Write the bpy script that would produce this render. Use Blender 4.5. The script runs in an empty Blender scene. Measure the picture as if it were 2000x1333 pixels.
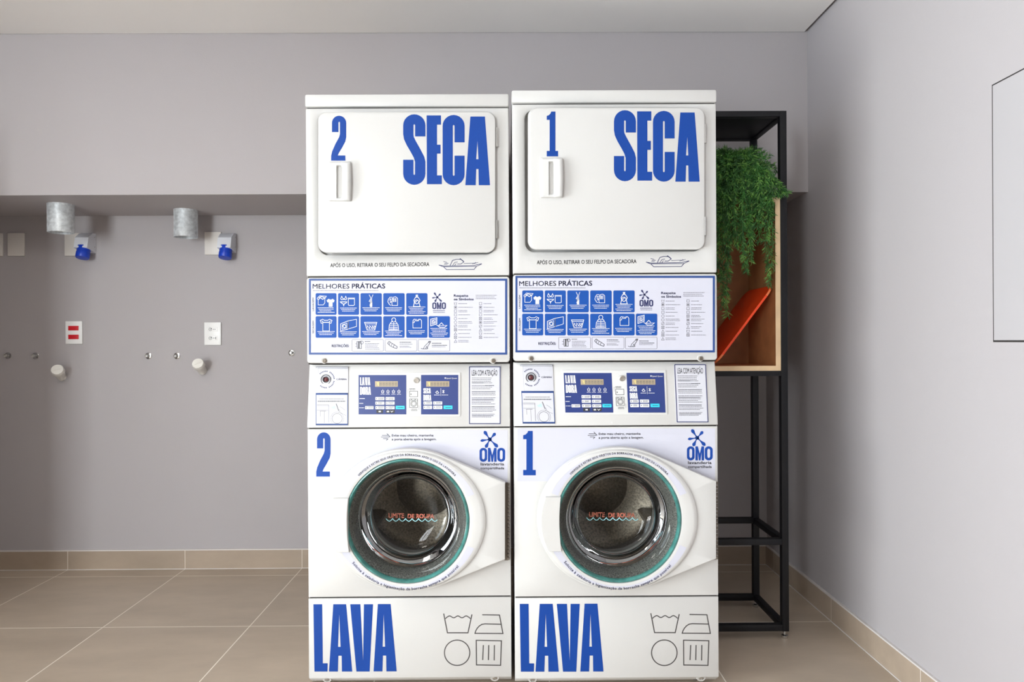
import bpy, bmesh, math, random
from mathutils import Vector, Matrix, Euler
random.seed(7)
R = math.radians
SC = bpy.context.scene

# ------------------------------------------------------------------ camera
F_PX = 1322.0
CAM_H = 1.164
cam_data = bpy.data.cameras.new('camera')
cam = bpy.data.objects.new('camera', cam_data)
SC.collection.objects.link(cam)
cam_data.sensor_width = 36.0
cam_data.lens = 36.0 * F_PX / 2000.0
cam.location = (0, 0, CAM_H)
CROT = Matrix.Rotation(R(-0.35), 3, 'Z') @ Matrix.Rotation(R(90 - 0.06), 3, 'X') @ Matrix.Rotation(-0.0055, 3, 'Z')
cam.rotation_euler = CROT.to_euler()
cam_data.clip_start = 0.05
SC.camera = cam

# ------------------------------------------------------------------ view
SC.view_settings.view_transform = 'Standard'
SC.view_settings.look = 'None'
SC.view_settings.gamma = 1
SC.view_settings.use_curve_mapping = False
SC.view_settings.exposure = 0.05

# ------------------------------------------------------------------ world (daylight outside the windows)
w = bpy.data.worlds.new('sky')
SC.world = w
w.use_nodes = True
bg = w.node_tree.nodes['Background']
bg.inputs[0].default_value = (0.75, 0.87, 1.0, 1)
bg.inputs[1].default_value = 1.4

P_L, P_R, P_G, P_C = 185, 212, 165, 11
def area(name, loc, rot, sx, sy, power, col, spread=180):
    l = bpy.data.lights.new(name, 'AREA')
    l.shape = 'RECTANGLE'
    l.size = sx
    l.size_y = sy
    l.energy = power
    l.color = col
    l.spread = R(spread)
    o = bpy.data.objects.new(name, l)
    o.location = loc
    o.rotation_euler = rot
    SC.collection.objects.link(o)
    return o
# daylight coming through the glass doors in the left wall and the one behind the camera
WL_Y0, WL_Y1, WB_X0, WB_X1 = -1.4, 1.3, -2.75, -1.7
area('daylight_left', (-3.1, (WL_Y0 + WL_Y1) / 2, 1.2), (0, R(-90), 0), 2.1, WL_Y1 - WL_Y0, P_L, (0.80, 0.89, 1.0))
area('daylight_rear', ((WB_X0 + WB_X1) / 2, -2.95, 1.25), (R(90), 0, 0), WB_X1 - WB_X0, 2.1, P_R, (0.96, 0.975, 1.0))
# light thrown up by the sunlit ground outside
area('ground_bounce', (-3.15, (WL_Y0 + WL_Y1) / 2, 0.35), (0, R(-118), 0), 0.6, WL_Y1 - WL_Y0, P_G, (1.0, 0.95, 0.88))
CEIL_LAMPS = [(-1.7, 1.1), (-1.7, -1.2)]
for cx, cy in CEIL_LAMPS:
    area('lamp_light', (cx, cy, 2.49), (0, 0, 0), 0.5, 0.5, P_C, (1.0, 0.93, 0.84))

# ------------------------------------------------------------------ pixel -> ray helpers (survey of the photograph)
def ray(px, py):
    v = Vector(((px - 1000.0) / F_PX, -(py - 666.5) / F_PX, -1.0))
    return CROT @ v
def at(px, py, d):
    """point seen at that pixel on the vertical plane y = d"""
    r = ray(px, py)
    t = d / r.y
    return Vector((r.x * t, d, CAM_H + r.z * t))

# ------------------------------------------------------------------ materials
def mat(name, col, rough=0.5, metal=0.0, spec=0.5, noise=None, bump=None, coat=0.0, emit=None):
    m = bpy.data.materials.new(name)
    m.use_nodes = True
    nt = m.node_tree
    b = nt.nodes['Principled BSDF']
    b.inputs['Base Color'].default_value = (*col, 1)
    b.inputs['Roughness'].default_value = rough
    b.inputs['Metallic'].default_value = metal
    b.inputs['Specular IOR Level'].default_value = spec
    b.inputs['Coat Weight'].default_value = coat
    if emit:
        b.inputs['Emission Color'].default_value = (*emit[0], 1)
        b.inputs['Emission Strength'].default_value = emit[1]
    if noise or bump:
        tc = nt.nodes.new('ShaderNodeTexCoord')
    if noise:
        scale, amt = noise[:2]
        n = nt.nodes.new('ShaderNodeTexNoise')
        n.inputs['Scale'].default_value = scale
        n.inputs['Detail'].default_value = 5
        nt.links.new(tc.outputs['Object'], n.inputs['Vector'])
        r = nt.nodes.new('ShaderNodeValToRGB')
        c2 = noise[2] if len(noise) > 2 else tuple(c * (1 - amt) for c in col)
        r.color_ramp.elements[0].position = 0.3
        r.color_ramp.elements[1].position = 0.7
        r.color_ramp.elements[0].color = (*c2, 1)
        r.color_ramp.elements[1].color = (*tuple(min(1, c * (1 + amt)) for c in col), 1)
        nt.links.new(n.outputs['Fac'], r.inputs[0])
        nt.links.new(r.outputs[0], b.inputs['Base Color'])
    if bump:
        n2 = nt.nodes.new('ShaderNodeTexNoise')
        n2.inputs['Scale'].default_value = bump[0]
        n2.inputs['Detail'].default_value = 3
        nt.links.new(tc.outputs['Object'], n2.inputs['Vector'])
        bp = nt.nodes.new('ShaderNodeBump')
        bp.inputs['Strength'].default_value = bump[1]
        bp.inputs['Distance'].default_value = 0.002
        nt.links.new(n2.outputs['Fac'], bp.inputs['Height'])
        nt.links.new(bp.outputs[0], b.inputs['Normal'])
    return m

def tile_mat(name, col, grout, axes, rough=0.38, wid=0.003):
    """axes: list of (axis index, offset, pitch) giving the joint lines in world space"""
    m = mat(name, col, rough)
    nt = m.node_tree
    b = nt.nodes['Principled BSDF']
    geo = nt.nodes.new('ShaderNodeNewGeometry')
    sep = nt.nodes.new('ShaderNodeSeparateXYZ')
    nt.links.new(geo.outputs['Position'], sep.inputs[0])
    def M(op, a, b_=None):
        n = nt.nodes.new('ShaderNodeMath')
        n.operation = op
        for i, v in enumerate((a, b_)):
            if v is None: continue
            if isinstance(v, (int, float)): n.inputs[i].default_value = v
            else: nt.links.new(v, n.inputs[i])
        return n.outputs[0]
    mask = None
    idn = None
    for ax, off, pitch in axes:
        t = M('DIVIDE', M('SUBTRACT', sep.outputs[ax], off - 0.5 * pitch), pitch)
        fr = M('ABSOLUTE', M('SUBTRACT', M('FRACT', t), 0.5))
        g = M('LESS_THAN', fr, wid / pitch / 2)
        mask = g if mask is None else M('MAXIMUM', mask, g)
        fl = M('FLOOR', M('ADD', t, 0.5))
        idn = fl if idn is None else M('ADD', idn, M('MULTIPLY', fl, 7.13))
    tc = nt.nodes.new('ShaderNodeTexCoord')
    mp = nt.nodes.new('ShaderNodeMapping')
    mp.inputs['Scale'].default_value = (1.0, 2.6, 2.0)
    nt.links.new(tc.outputs['Object'], mp.inputs[0])
    n = nt.nodes.new('ShaderNodeTexNoise')
    n.noise_dimensions = '4D'
    n.inputs['Scale'].default_value = 2.6
    n.inputs['Detail'].default_value = 7
    n.inputs['Roughness'].default_value = 0.6
    nt.links.new(mp.outputs[0], n.inputs['Vector'])
    nt.links.new(idn, n.inputs['W'])
    r = nt.nodes.new('ShaderNodeValToRGB')
    r.color_ramp.elements[0].position = 0.3
    r.color_ramp.elements[1].position = 0.72
    r.color_ramp.elements[0].color = (*[c * 0.86 for c in col], 1)
    r.color_ramp.elements[1].color = (*[c * 1.1 for c in col], 1)
    nt.links.new(n.outputs['Fac'], r.inputs[0])
    mx = nt.nodes.new('ShaderNodeMix')
    mx.data_type = 'RGBA'
    nt.links.new(mask, mx.inputs['Factor'])
    nt.links.new(r.outputs[0], mx.inputs['A'])
    mx.inputs['B'].default_value = (*grout, 1)
    nt.links.new(mx.outputs['Result'], b.inputs['Base Color'])
    rr = M('ADD', M('MULTIPLY', mask, 0.4), rough)
    nt.links.new(rr, b.inputs['Roughness'])
    return m

def thin_glass(name, tint, refl=1.0, rough=0.0, ior=1.5):
    m = bpy.data.materials.new(name)
    m.use_nodes = True
    nt = m.node_tree
    nt.nodes.clear()
    out = nt.nodes.new('ShaderNodeOutputMaterial')
    tr = nt.nodes.new('ShaderNodeBsdfTransparent')
    tr.inputs[0].default_value = (*tint, 1)
    gl = nt.nodes.new('ShaderNodeBsdfGlossy')
    gl.inputs['Roughness'].default_value = rough
    gl.inputs['Color'].default_value = (refl, refl, refl, 1)
    fr = nt.nodes.new('ShaderNodeFresnel')
    fr.inputs[0].default_value = ior
    mx = nt.nodes.new('ShaderNodeMixShader')
    nt.links.new(fr.outputs[0], mx.inputs[0])
    nt.links.new(tr.outputs[0], mx.inputs[1])
    nt.links.new(gl.outputs[0], mx.inputs[2])
    nt.links.new(mx.outputs[0], out.inputs[0])
    return m

WALL = (0.435, 0.407, 0.415)
M = dict(
    wall=mat('wall_paint', WALL, 0.62, bump=(260, 0.12), spec=0.3),
    room=mat('low_bounce_paint', (0.20, 0.18, 0.17), 0.6),  # unseen wall behind the camera, darkened to cut light bounced into the right corner
    ceil=mat('ceiling_paint', (0.87, 0.85, 0.83), 0.6, bump=(200, 0.05)),
    gap=mat('shadow_gap', (0.03, 0.028, 0.028), 0.8),
    floor=tile_mat('floor_tile', (0.50, 0.41, 0.32), (0.90, 0.84, 0.75), [(0, -1.062, 0.5985), (1, 2.773, 0.602)], wid=0.0042),
    base_x=tile_mat('baseboard_tile', (0.41, 0.325, 0.25), (0.76, 0.70, 0.63), [(0, -1.062, 0.5985)], 0.45),
    base_y=tile_mat('baseboard_tile_side', (0.41, 0.325, 0.25), (0.76, 0.70, 0.63), [(1, 2.773, 0.602)], 0.45),
    caulk=mat('white_joint', (0.66, 0.62, 0.60), 0.7),
    enamel=mat('white_enamel', (0.60, 0.59, 0.575), 0.32, spec=0.4),
    enamel_in=mat('recess_enamel', (0.70, 0.70, 0.69), 0.35),
    plastic=mat('white_plastic', (0.66, 0.655, 0.64), 0.38),
    lilac=mat('pale_vinyl', (0.57, 0.57, 0.65), 0.42),
    paper=mat('white_vinyl', (0.60, 0.60, 0.65), 0.4),
    blue=mat('blue_vinyl', (0.003, 0.050, 0.29), 0.5, spec=0.3, noise=(700, 0.12)),
    tile_blue=mat('poster_blue', (0.005, 0.068, 0.33), 0.5, spec=0.3),
    edge_blue=mat('border_blue', (0.015, 0.055, 0.22), 0.42),
    navy=mat('navy_ink', (0.015, 0.02, 0.10), 0.5),
    panel_blue=mat('membrane_blue', (0.018, 0.038, 0.18), 0.4),
    ink=mat('dark_ink', (0.03, 0.03, 0.035), 0.5),
    grey_ink=mat('grey_ink', (0.11, 0.105, 0.12), 0.5),
    icon=mat('charcoal_line', (0.055, 0.05, 0.05), 0.5),
    white=mat('white_ink', (0.74, 0.74, 0.76), 0.45),
    cyan=mat('cyan_ink', (0.03, 0.55, 0.72), 0.4),
    tan=mat('display_amber', (0.42, 0.34, 0.22), 0.3),
    amber=mat('display_digit', (0.75, 0.62, 0.25), 0.3),
    coral=mat('coral_ink', (0.92, 0.27, 0.18), 0.5),
    aqua=mat('aqua_ink', (0.40, 0.80, 0.90), 0.5),
    chrome=mat('chrome', (0.62, 0.62, 0.62), 0.22, metal=1),
    steel=mat('brushed_steel', (0.55, 0.54, 0.52), 0.35, metal=1),
    galv=mat('galvanised_steel', (0.68, 0.71, 0.73), 0.45, metal=0.35, noise=(60, 0.22)),
    dark=mat('dark_gap', (0.02, 0.016, 0.014), 0.8),
    hinge=mat('hinge_metal', (0.20, 0.17, 0.14), 0.45, metal=0.6),
    gasket=mat('speckled_gasket', (0.10, 0.10, 0.095), 0.5, noise=(260, 1.1, (0.006, 0.006, 0.006))),
    lip=mat('gasket_lip', (0.17, 0.16, 0.155), 0.4),
    drum=mat('drum_steel', (0.27, 0.225, 0.18), 0.38, metal=0.65, noise=(150, 0.5)),
    teal=mat('teal_glass_edge', (0.06, 0.21, 0.19), 0.15, noise=(30, 0.35)),
    glass=thin_glass('door_glass', (0.84, 0.86, 0.84), 0.5, ior=1.42),
    frame=mat('black_metal', (0.008, 0.008, 0.010), 0.5, spec=0.3),
    wood=mat('beech_edge', (0.80, 0.58, 0.35), 0.5, noise=(14, 0.1)),
    wood_in=mat('brown_board', (0.42, 0.20, 0.08), 0.5, noise=(16, 0.15)),
    orange=mat('orange_lacquer', (0.95, 0.065, 0.006), 0.4),
    orange_edge=mat('orange_edge', (0.95, 0.24, 0.08), 0.45),
    leaf=mat('fern_green', (0.05, 0.17, 0.035), 0.5, noise=(25, 0.5, (0.02, 0.075, 0.02))),
    leaf2=mat('fern_green_light', (0.16, 0.36, 0.07), 0.5, noise=(25, 0.4)),
    pot=mat('planter_plastic', (0.05, 0.045, 0.04), 0.5),
    soil=mat('soil', (0.05, 0.032, 0.02), 0.9),
    blue_plug=mat('blue_plug_plastic', (0.006, 0.05, 0.50), 0.32),
    grey_plug=mat('pale_plug_plastic', (0.72, 0.73, 0.78), 0.4),
    plate=mat('cream_plate', (0.74, 0.70, 0.66), 0.4),
    plate_w=mat('white_plate', (0.86, 0.85, 0.84), 0.35),
    red=mat('red_socket', (0.60, 0.01, 0.02), 0.35),
    pvc=mat('pvc_cap', (0.80, 0.77, 0.72), 0.45),
    outside=mat('patio', (0.55, 0.52, 0.47), 0.8),
    window_pane=thin_glass('window_glass', (0.96, 0.98, 0.98)),
    lamp=mat('lamp_diffuser', (0.9, 0.9, 0.88), 0.5, emit=((1, 0.95, 0.88), 3.0)),
)

# ------------------------------------------------------------------ mesh builder
class MB:
    def __init__(s): s.v = []; s.f = []
    def add(s, vs, fs):
        k = len(s.v)
        s.v += [tuple(v) for v in vs]
        s.f += [tuple(i + k for i in f) for f in fs]
        return s
    def box(s, x0, y0, z0, x1, y1, z1, bev=0.0):
        if bev <= 0:
            vs = [(x, y, z) for x in (x0, x1) for y in (y0, y1) for z in (z0, z1)]
            return s.add(vs, [(0, 1, 3, 2), (4, 6, 7, 5), (0, 4, 5, 1), (2, 3, 7, 6), (0, 2, 6, 4), (1, 5, 7, 3)])
        bm = bmesh.new()
        bmesh.ops.create_cube(bm, size=1)
        for v in bm.verts:
            v.co = Vector(((x0 + x1) / 2 + v.co.x * (x1 - x0), (y0 + y1) / 2 + v.co.y * (y1 - y0), (z0 + z1) / 2 + v.co.z * (z1 - z0)))
        bmesh.ops.bevel(bm, geom=list(bm.edges), offset=bev, segments=2, profile=0.5, affect='EDGES')
        return s.from_bm(bm)
    def from_bm(s, bm):
        bm.verts.index_update()
        s.add([v.co[:] for v in bm.verts], [[v.index for v in f.verts] for f in bm.faces])
        bm.free()
        return s
    def rings(s, rings, cap0=False, cap1=False, closed=True):
        k = len(s.v)
        n = len(rings[0])
        for r in rings: s.v += [tuple(p) for p in r]
        m = n if closed else n - 1
        for i in range(len(rings) - 1):
            for j in range(m):
                a = k + i * n + j; b = k + i * n + (j + 1) % n
                s.f.append((a, b, b + n, a + n))
        if cap0: s.f.append(tuple(k + j for j in range(n))[::-1])
        if cap1: s.f.append(tuple(k + (len(rings) - 1) * n + j for j in range(n)))
        return s
    def lathe(s, origin, axis, prof, n=48, cap0=False, cap1=False):
        """prof: list of (radius, distance along axis)"""
        ax = Vector(axis).normalized()
        u = ax.orthogonal().normalized(); w_ = ax.cross(u)
        o = Vector(origin)
        rs = []
        for r, t in prof:
            rs.append([o + ax * t + (u * math.cos(a) + w_ * math.sin(a)) * r for a in [2 * math.pi * i / n for i in range(n)]])
        return s.rings(rs, cap0, cap1)
    def tube(s, pts, r, n=6):
        pts = [Vector(p) for p in pts]
        rs = []
        for i, p in enumerate(pts):
            d = (pts[min(i + 1, len(pts) - 1)] - pts[max(i - 1, 0)]).normalized()
            u = d.orthogonal().normalized(); w_ = d.cross(u)
            rr = r[i] if isinstance(r, (list, tuple)) else r
            rs.append([p + (u * math.cos(a) + w_ * math.sin(a)) * rr for a in [2 * math.pi * j / n for j in range(n)]])
        return s.rings(rs, True, True)
    def build(s, name, material, parent=None, smooth=True, angle=35, recalc=True):
        me = bpy.data.meshes.new(name)
        me.from_pydata(s.v, [], s.f)
        if recalc:
            bm = bmesh.new(); bm.from_mesh(me)
            bmesh.ops.recalc_face_normals(bm, faces=bm.faces)
            bm.to_mesh(me); bm.free()
        if smooth:
            me.shade_smooth()
            me.set_sharp_from_angle(angle=R(angle))
        me.materials.append(material)
        o = bpy.data.objects.new(name, me)
        SC.collection.objects.link(o)
        if parent: o.parent = parent
        return o

def thing(name, label, cat, loc=(0, 0, 0), group=None, rotz=0):
    o = bpy.data.objects.new(name, None)
    o.empty_display_size = 0.1
    o.location = loc
    o.rotation_euler = (0, 0, rotz)
    SC.collection.objects.link(o)
    o['label'] = label; o['category'] = cat
    if group: o['group'] = group
    return o
def tag(o, label, cat, group=None):
    o['label'] = label; o['category'] = cat
    if group: o['group'] = group
    return o
def struct(mb, name, m, parent=None, **kw):
    o = mb.build(name, m, parent, **kw)
    if not parent: o['kind'] = 'structure'
    return o

# ------------------------------------------------------------------ 2D outlines -> filled faces
def fill2d(polys):
    cu = bpy.data.curves.new('tmp', 'CURVE')
    cu.dimensions = '2D'; cu.fill_mode = 'BOTH'
    for p in polys:
        sp = cu.splines.new('POLY')
        sp.points.add(len(p) - 1)
        for q, (x, y) in zip(sp.points, p): q.co = (x, y, 0, 1)
        sp.use_cyclic_u = True
    ob = bpy.data.objects.new('tmp', cu)
    me = bpy.data.meshes.new_from_object(ob)
    vs = [(v.co.x, v.co.y) for v in me.vertices]
    fs = [tuple(p.vertices) for p in me.polygons]
    bpy.data.objects.remove(ob); bpy.data.curves.remove(cu); bpy.data.meshes.remove(me)
    return vs, fs
_txt = {}
def text2d(s, bold=0.0):
    if (s, bold) in _txt: return _txt[(s, bold)]
    if bold:
        # heavier strokes: the outline set four times, a hair apart
        v0, f0 = text2d(s)
        vs, fs = [], []
        for dx_, dy_ in ((-1, -1), (1, -1), (-1, 1), (1, 1)):
            k_ = len(vs)
            vs += [(x + dx_ * bold * .9, y + dy_ * bold * .9) for x, y in v0]
            fs += [tuple(i + k_ for i in f) for f in f0]
        _txt[(s, bold)] = (vs, fs)
        return vs, fs
    cu = bpy.data.curves.new('tmp', 'FONT')
    cu.body = s; cu.resolution_u = 3; cu.offset = 0
    ob = bpy.data.objects.new('tmp', cu)
    me = bpy.data.meshes.new_from_object(ob)
    vs = [(v.co.x, v.co.y) for v in me.vertices]
    fs = [tuple(p.vertices) for p in me.polygons]
    bpy.data.objects.remove(ob); bpy.data.curves.remove(cu); bpy.data.meshes.remove(me)
    _txt[(s, bold)] = (vs, fs)
    return vs, fs
_ref = text2d('H')
CAPH = max(v[1] for v in _ref[0])

def rrect(x0, y0, x1, y1, r, n=6):
    pts = []
    for cx, cy, a0 in ((x1 - r, y0 + r, -90), (x1 - r, y1 - r, 0), (x0 + r, y1 - r, 90), (x0 + r, y0 + r, 180)):
        for i in range(n + 1):
            a = R(a0 + 90 * i / n)
            pts.append((cx + r * math.cos(a), cy + r * math.sin(a)))
    return pts
def circ(cx, cy, r, n=32, ry=None, a0=0, a1=360):
    ry = ry or r
    full = abs(a1 - a0) >= 360
    m = n if full else n + 1
    return [(cx + r * math.cos(R(a0 + (a1 - a0) * i / n)), cy + ry * math.sin(R(a0 + (a1 - a0) * i / n))) for i in range(m)]

# machine frame: front elevation surveyed on the left machine
M2 = Vector((-0.334, 2.268, 0.0))
class Plane:
    """surface of a machine: local y = a + bx*x + bz*z (towards +y = into the machine)"""
    def __init__(s, a, bx=0.0, bz=0.0): s.a, s.bx, s.bz = a, bx, bz
    def pt(s, px, py, off=0.0):
        r = ray(px, py)
        o = Vector((0, 0, CAM_H)) - M2
        a = s.a - off
        # o.y + t r.y = a + bx (o.x + t r.x) + bz (o.z + t r.z)
        t = (a + s.bx * o.x + s.bz * o.z - o.y) / (r.y - s.bx * r.x - s.bz * r.z)
        return o + r * t
class Art:
    def __init__(s, plane, layer=1, gap=0.0004): s.p = plane; s.off = layer * gap; s.mb = MB()
    def faces(s, vs, fs):
        s.mb.add([s.p.pt(x, y, s.off) for x, y in vs], fs); return s
    def poly(s, *polys):
        return s.faces(*fill2d(polys))
    def rect(s, x0, y0, x1, y1): return s.faces([(x0, y0), (x1, y0), (x1, y1), (x0, y1)], [(0, 1, 2, 3)])
    def rr(s, x0, y0, x1, y1, r, n=3):
        p = rrect(x0, y0, x1, y1, r, n); return s.faces(p, [tuple(range(len(p)))])
    def frame(s, x0, y0, x1, y1, w_, r=0.3):
        a = rrect(x0, y0, x1, y1, r, 3); b = rrect(x0 + w_, y0 + w_, x1 - w_, y1 - w_, max(r - w_, 0.1), 3)
        n = len(a)
        return s.faces(a + b, [(i, (i + 1) % n, (i + 1) % n + n, i + n) for i in range(n)])
    def line(s, pts, w_=0.8, closed=False):
        n = len(pts)
        L = []; Rr = []
        for i, p in enumerate(pts):
            if closed: a = pts[i - 1]; b = pts[(i + 1) % n]
            else: a = pts[max(i - 1, 0)]; b = pts[min(i + 1, n - 1)]
            d1 = Vector((p[0] - a[0], p[1] - a[1])); d2 = Vector((b[0] - p[0], b[1] - p[1]))
            if d1.length < 1e-6: d1 = d2
            if d2.length < 1e-6: d2 = d1
            d1.normalize(); d2.normalize()
            t = d1 + d2
            if t.length < 1e-3: t = d1
            t.normalize()
            nn = Vector((-t.y, t.x))
            c = max(0.45, abs(nn.dot(Vector((-d1.y, d1.x)))))
            h = w_ / 2 / c
            L.append((p[0] + nn.x * h, p[1] + nn.y * h)); Rr.append((p[0] - nn.x * h, p[1] - nn.y * h))
        m = n if closed else n - 1
        return s.faces(L + Rr, [(i, (i + 1) % n, (i + 1) % n + n, i + n) for i in range(m)])
    def text(s, t, x0, x1, ybase, cap=None, bold=0.0, slope=0.0, flip=0):
        vs, fs = text2d(t, bold)
        if not vs: return s
        mx = min(v[0] for v in vs); Mx = max(v[0] for v in vs)
        k = (x1 - x0) / (Mx - mx)
        kc = k if cap is None else cap / CAPH
        return s.faces([(x0 + (v[0] - mx) * k, ybase - v[1] * kc + slope * (v[0] - mx) * k) for v in vs], fs)
    def vtext(s, t, xbase, y0, y1, cap, bold=0.0):
        """reads upwards"""
        vs, fs = text2d(t, bold)
        mx = min(v[0] for v in vs); Mx = max(v[0] for v in vs)
        k = (y1 - y0) / (Mx - mx)
        return s.faces([(xbase - v[1] * cap / CAPH, y1 - (v[0] - mx) * k) for v in vs], fs)
    def arc_text(s, t, cx, cy, rad, a0, a1, cap, bold=0.0, top=True):
        """letters set one by one around a circle; angles in degrees, 0 = right, 90 = up"""
        wd = []
        for ch in t:
            if ch == ' ': wd.append(0.34); continue
            vs, fs = text2d(ch, bold)
            wd.append(max(v[0] for v in vs) - min(v[0] for v in vs) + 0.11)
        tot = sum(wd); acc = 0
        k = math.radians(abs(a1 - a0)) * rad / tot
        for ch, w_ in zip(t, wd):
            mid = (acc + w_ / 2) / tot; acc += w_
            a = R(a0 + (a1 - a0) * mid)
            if ch == ' ': continue
            vs, fs = text2d(ch, bold)
            mx = min(v[0] for v in vs); Mx = max(v[0] for v in vs)
            o = []
            for x, y in vs:
                u = (x - (mx + Mx) / 2) * k; v = y * cap / CAPH
                rr = rad + (v if top else -v)
                rad_dir = (math.cos(a), -math.sin(a)); tan = (math.sin(a), math.cos(a))
                if not top: tan = (-tan[0], -tan[1])
                o.append((cx + rad_dir[0] * rr + tan[0] * u, cy + rad_dir[1] * rr + tan[1] * u))
            s.faces(o, fs)
        return s
    def greek(s, x0, x1, ys, h=0.9, seed=1, dens=0.8, ragged=0.25):
        """lines of print too small to read: short word-length dashes"""
        rnd = random.Random(seed)
        for y in ys:
            x = x0; xe = x1 - rnd.random() * ragged * (x1 - x0)
            while x < xe - 0.6:
                w_ = min(rnd.uniform(1.0, 4.2), xe - x)
                s.rect(x, y - h / 2, x + w_, y + h / 2)
                x += w_ + 0.7 / dens * 0.8
        return s
    def build(s, name, m, parent=None):
        return s.mb.build(name, m, parent, smooth=False, recalc=False)

# condensed block letters traced in a local frame, x right, y down
def arc(cx, cy, rx, ry, a0, a1, n=12):
    return [(cx + rx * math.cos(R(a0 + (a1 - a0) * i / n)), cy - ry * math.sin(R(a0 + (a1 - a0) * i / n))) for i in range(n + 1)]
G = {}
G['S'] = (207, 656, [[(207, 206)] + arc(103.5, 103, 103.5, 103, 0, 180) + [(0, 185), (8, 232), (32, 285), (70, 350), (98, 402), (110, 440), (110, 558), (104, 565), (96, 558), (96, 423), (0, 423)] + arc(103.5, 553, 103.5, 103, 180, 360) + [(207, 440), (196, 394), (160, 325), (118, 250), (99, 212), (96, 190), (96, 100), (103, 92), (111, 100), (111, 206)]])
G['C'] = (205, 654, [[(205, 255)] + arc(102.5, 102, 102.5, 102, 0, 180) + arc(102.5, 552, 102.5, 102, 180, 360) + [(205, 379), (111, 379), (111, 560), (103, 567), (95, 560), (95, 100), (103, 92), (111, 100), (111, 255)]])
G['E'] = (142, 640, [[(0, 0), (134, 0), (134, 86), (97, 86), (97, 273), (130, 273), (130, 356), (97, 356), (97, 558), (142, 558), (142, 640), (3, 640)]])
G['A'] = (230, 639, [[(47, 0), (182, 0), (230, 639), (125, 639), (122, 489), (102, 489), (97, 639), (0, 639)], [(113, 227), (122, 397), (101, 397)]])
G['A_'] = (217, 627, [[(40, 0), (160, 0), (217, 627), (120, 627), (118, 480), (88, 480), (83, 627), (0, 627)], [(95, 95), (108, 397), (85, 397)]])
G['V'] = (213, 627, [[(0, 0), (95, 0), (120, 528), (128, 0), (213, 0), (181, 627), (58, 627)]])
G['L'] = (133, 627, [[(0, 0), (82, 0), (88, 550), (133, 550), (131, 627), (10, 627)]])
G['2'] = (140, 418, [[(8, 152)] + arc(74, 66, 66, 66, 180, 0) + [(140, 200), (132, 240), (100, 300), (72, 345), (62, 370), (133, 370), (133, 418), (0, 418), (0, 372), (10, 330), (40, 262), (74, 200), (82, 170), (82, 62), (76, 55), (68, 62), (68, 152)]])
G['1'] = (109, 413, [[(43, 0), (83, 0), (83, 363), (109, 363), (109, 413), (0, 413), (0, 363), (28, 363), (28, 77), (0, 77), (0, 40), (20, 34), (36, 18)]])
G['O'] = (56, 100, [arc(28, 24, 28, 24, 0, 180) + arc(28, 76, 28, 24, 180, 360), arc(28, 30, 10, 13, 0, 180, 6) + arc(28, 70, 10, 13, 180, 360, 6)])
G['M'] = (64, 100, [[(0, 0), (18, 0), (32, 52), (46, 0), (64, 0), (64, 100), (46, 100), (46, 42), (38, 100), (26, 100), (18, 42), (18, 100), (0, 100)]])
G['D'] = (100, 300, [[(0, 0), (55, 0), (88, 14), (100, 50), (100, 250), (88, 286), (55, 300), (0, 300)], [(44, 45), (56, 50), (56, 250), (44, 255)]])
G['R'] = (100, 300, [[(0, 0), (60, 0), (92, 14), (100, 50), (100, 115), (84, 150), (98, 175), (102, 300), (58, 300), (54, 180), (44, 175), (44, 300), (0, 300)], [(44, 42), (56, 46), (56, 125), (44, 130)]])
G['O_'] = (100, 300, [arc(50, 50, 50, 50, 0, 180) + arc(50, 250, 50, 50, 180, 360), [(45, 50), (55, 50), (55, 250), (45, 250)]])
def glyph(art, g, x0, y0, x1, y1, skew=0.0):
    w_, h, polys = G[g]
    art.poly(*[[(x0 + (x1 - x0) * x / w_, y0 + (y1 - y0) * y / h + skew * x / w_) for x, y in p] for p in polys])

def splash(art, cx, cy, k):
    """the five-armed splash above the detergent logo"""
    for ex, ey, w_ in ((-39, -58, 13), (40, -44, 12), (-65, 10, 10), (-29, 58, 13), (56, 54, 13)):
        L = math.hypot(ex, ey); dx, dy = ex / L, ey / L; nx, ny = -dy, dx
        prof = [(0, 7), (0.35, 3.5), (0.62, w_ * 0.65), (0.82, w_), (0.96, w_ * 0.7), (1.04, w_ * 0.2)]
        pts = [(dx * L * t + nx * h, dy * L * t + ny * h) for t, h in prof] + [(dx * L * t - nx * h, dy * L * t - ny * h) for t, h in prof[::-1]]
        art.poly([(cx + x * k, cy + y * k) for x, y in pts])
    art.poly([(cx + x, cy + y) for x, y in circ(0, 0, 14 * k, 12)])

# ------------------------------------------------------------------ the stacked machines
def px_loft(plane, rings, cap=True):
    """rings: list of (points px, offset towards camera)"""
    mb = MB()
    mb.rings([[plane.pt(x, y, off) for x, y in pts] for pts, off in rings], False, cap)
    return mb
def px_box(plane, x0, y0, x1, y1, front, back, r=3, bev=2, n=6):
    return px_loft(plane, [(rrect(x0, y0, x1, y1, r, n), -back), (rrect(x0, y0, x1, y1, r, n), front - 0.003),
                           (rrect(x0 + bev * .3, y0 + bev * .3, x1 - bev * .3, y1 - bev * .3, r, n), front - 0.0008),
                           (rrect(x0 + bev, y0 + bev, x1 - bev, y1 - bev, max(r - bev * .5, .5), n), front)])

FR = Plane(0.0)
DEPTH = 0.69
# dryer door stands a little ajar: hinge side 20 mm proud, handle side 55 mm proud
xh = FR.pt(967, 360).x; xl = FR.pt(614, 360).x
_bx = (0.055 - 0.020) / (xh - xl)
DR = Plane(-0.020 - _bx * xh, bx=_bx)
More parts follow.
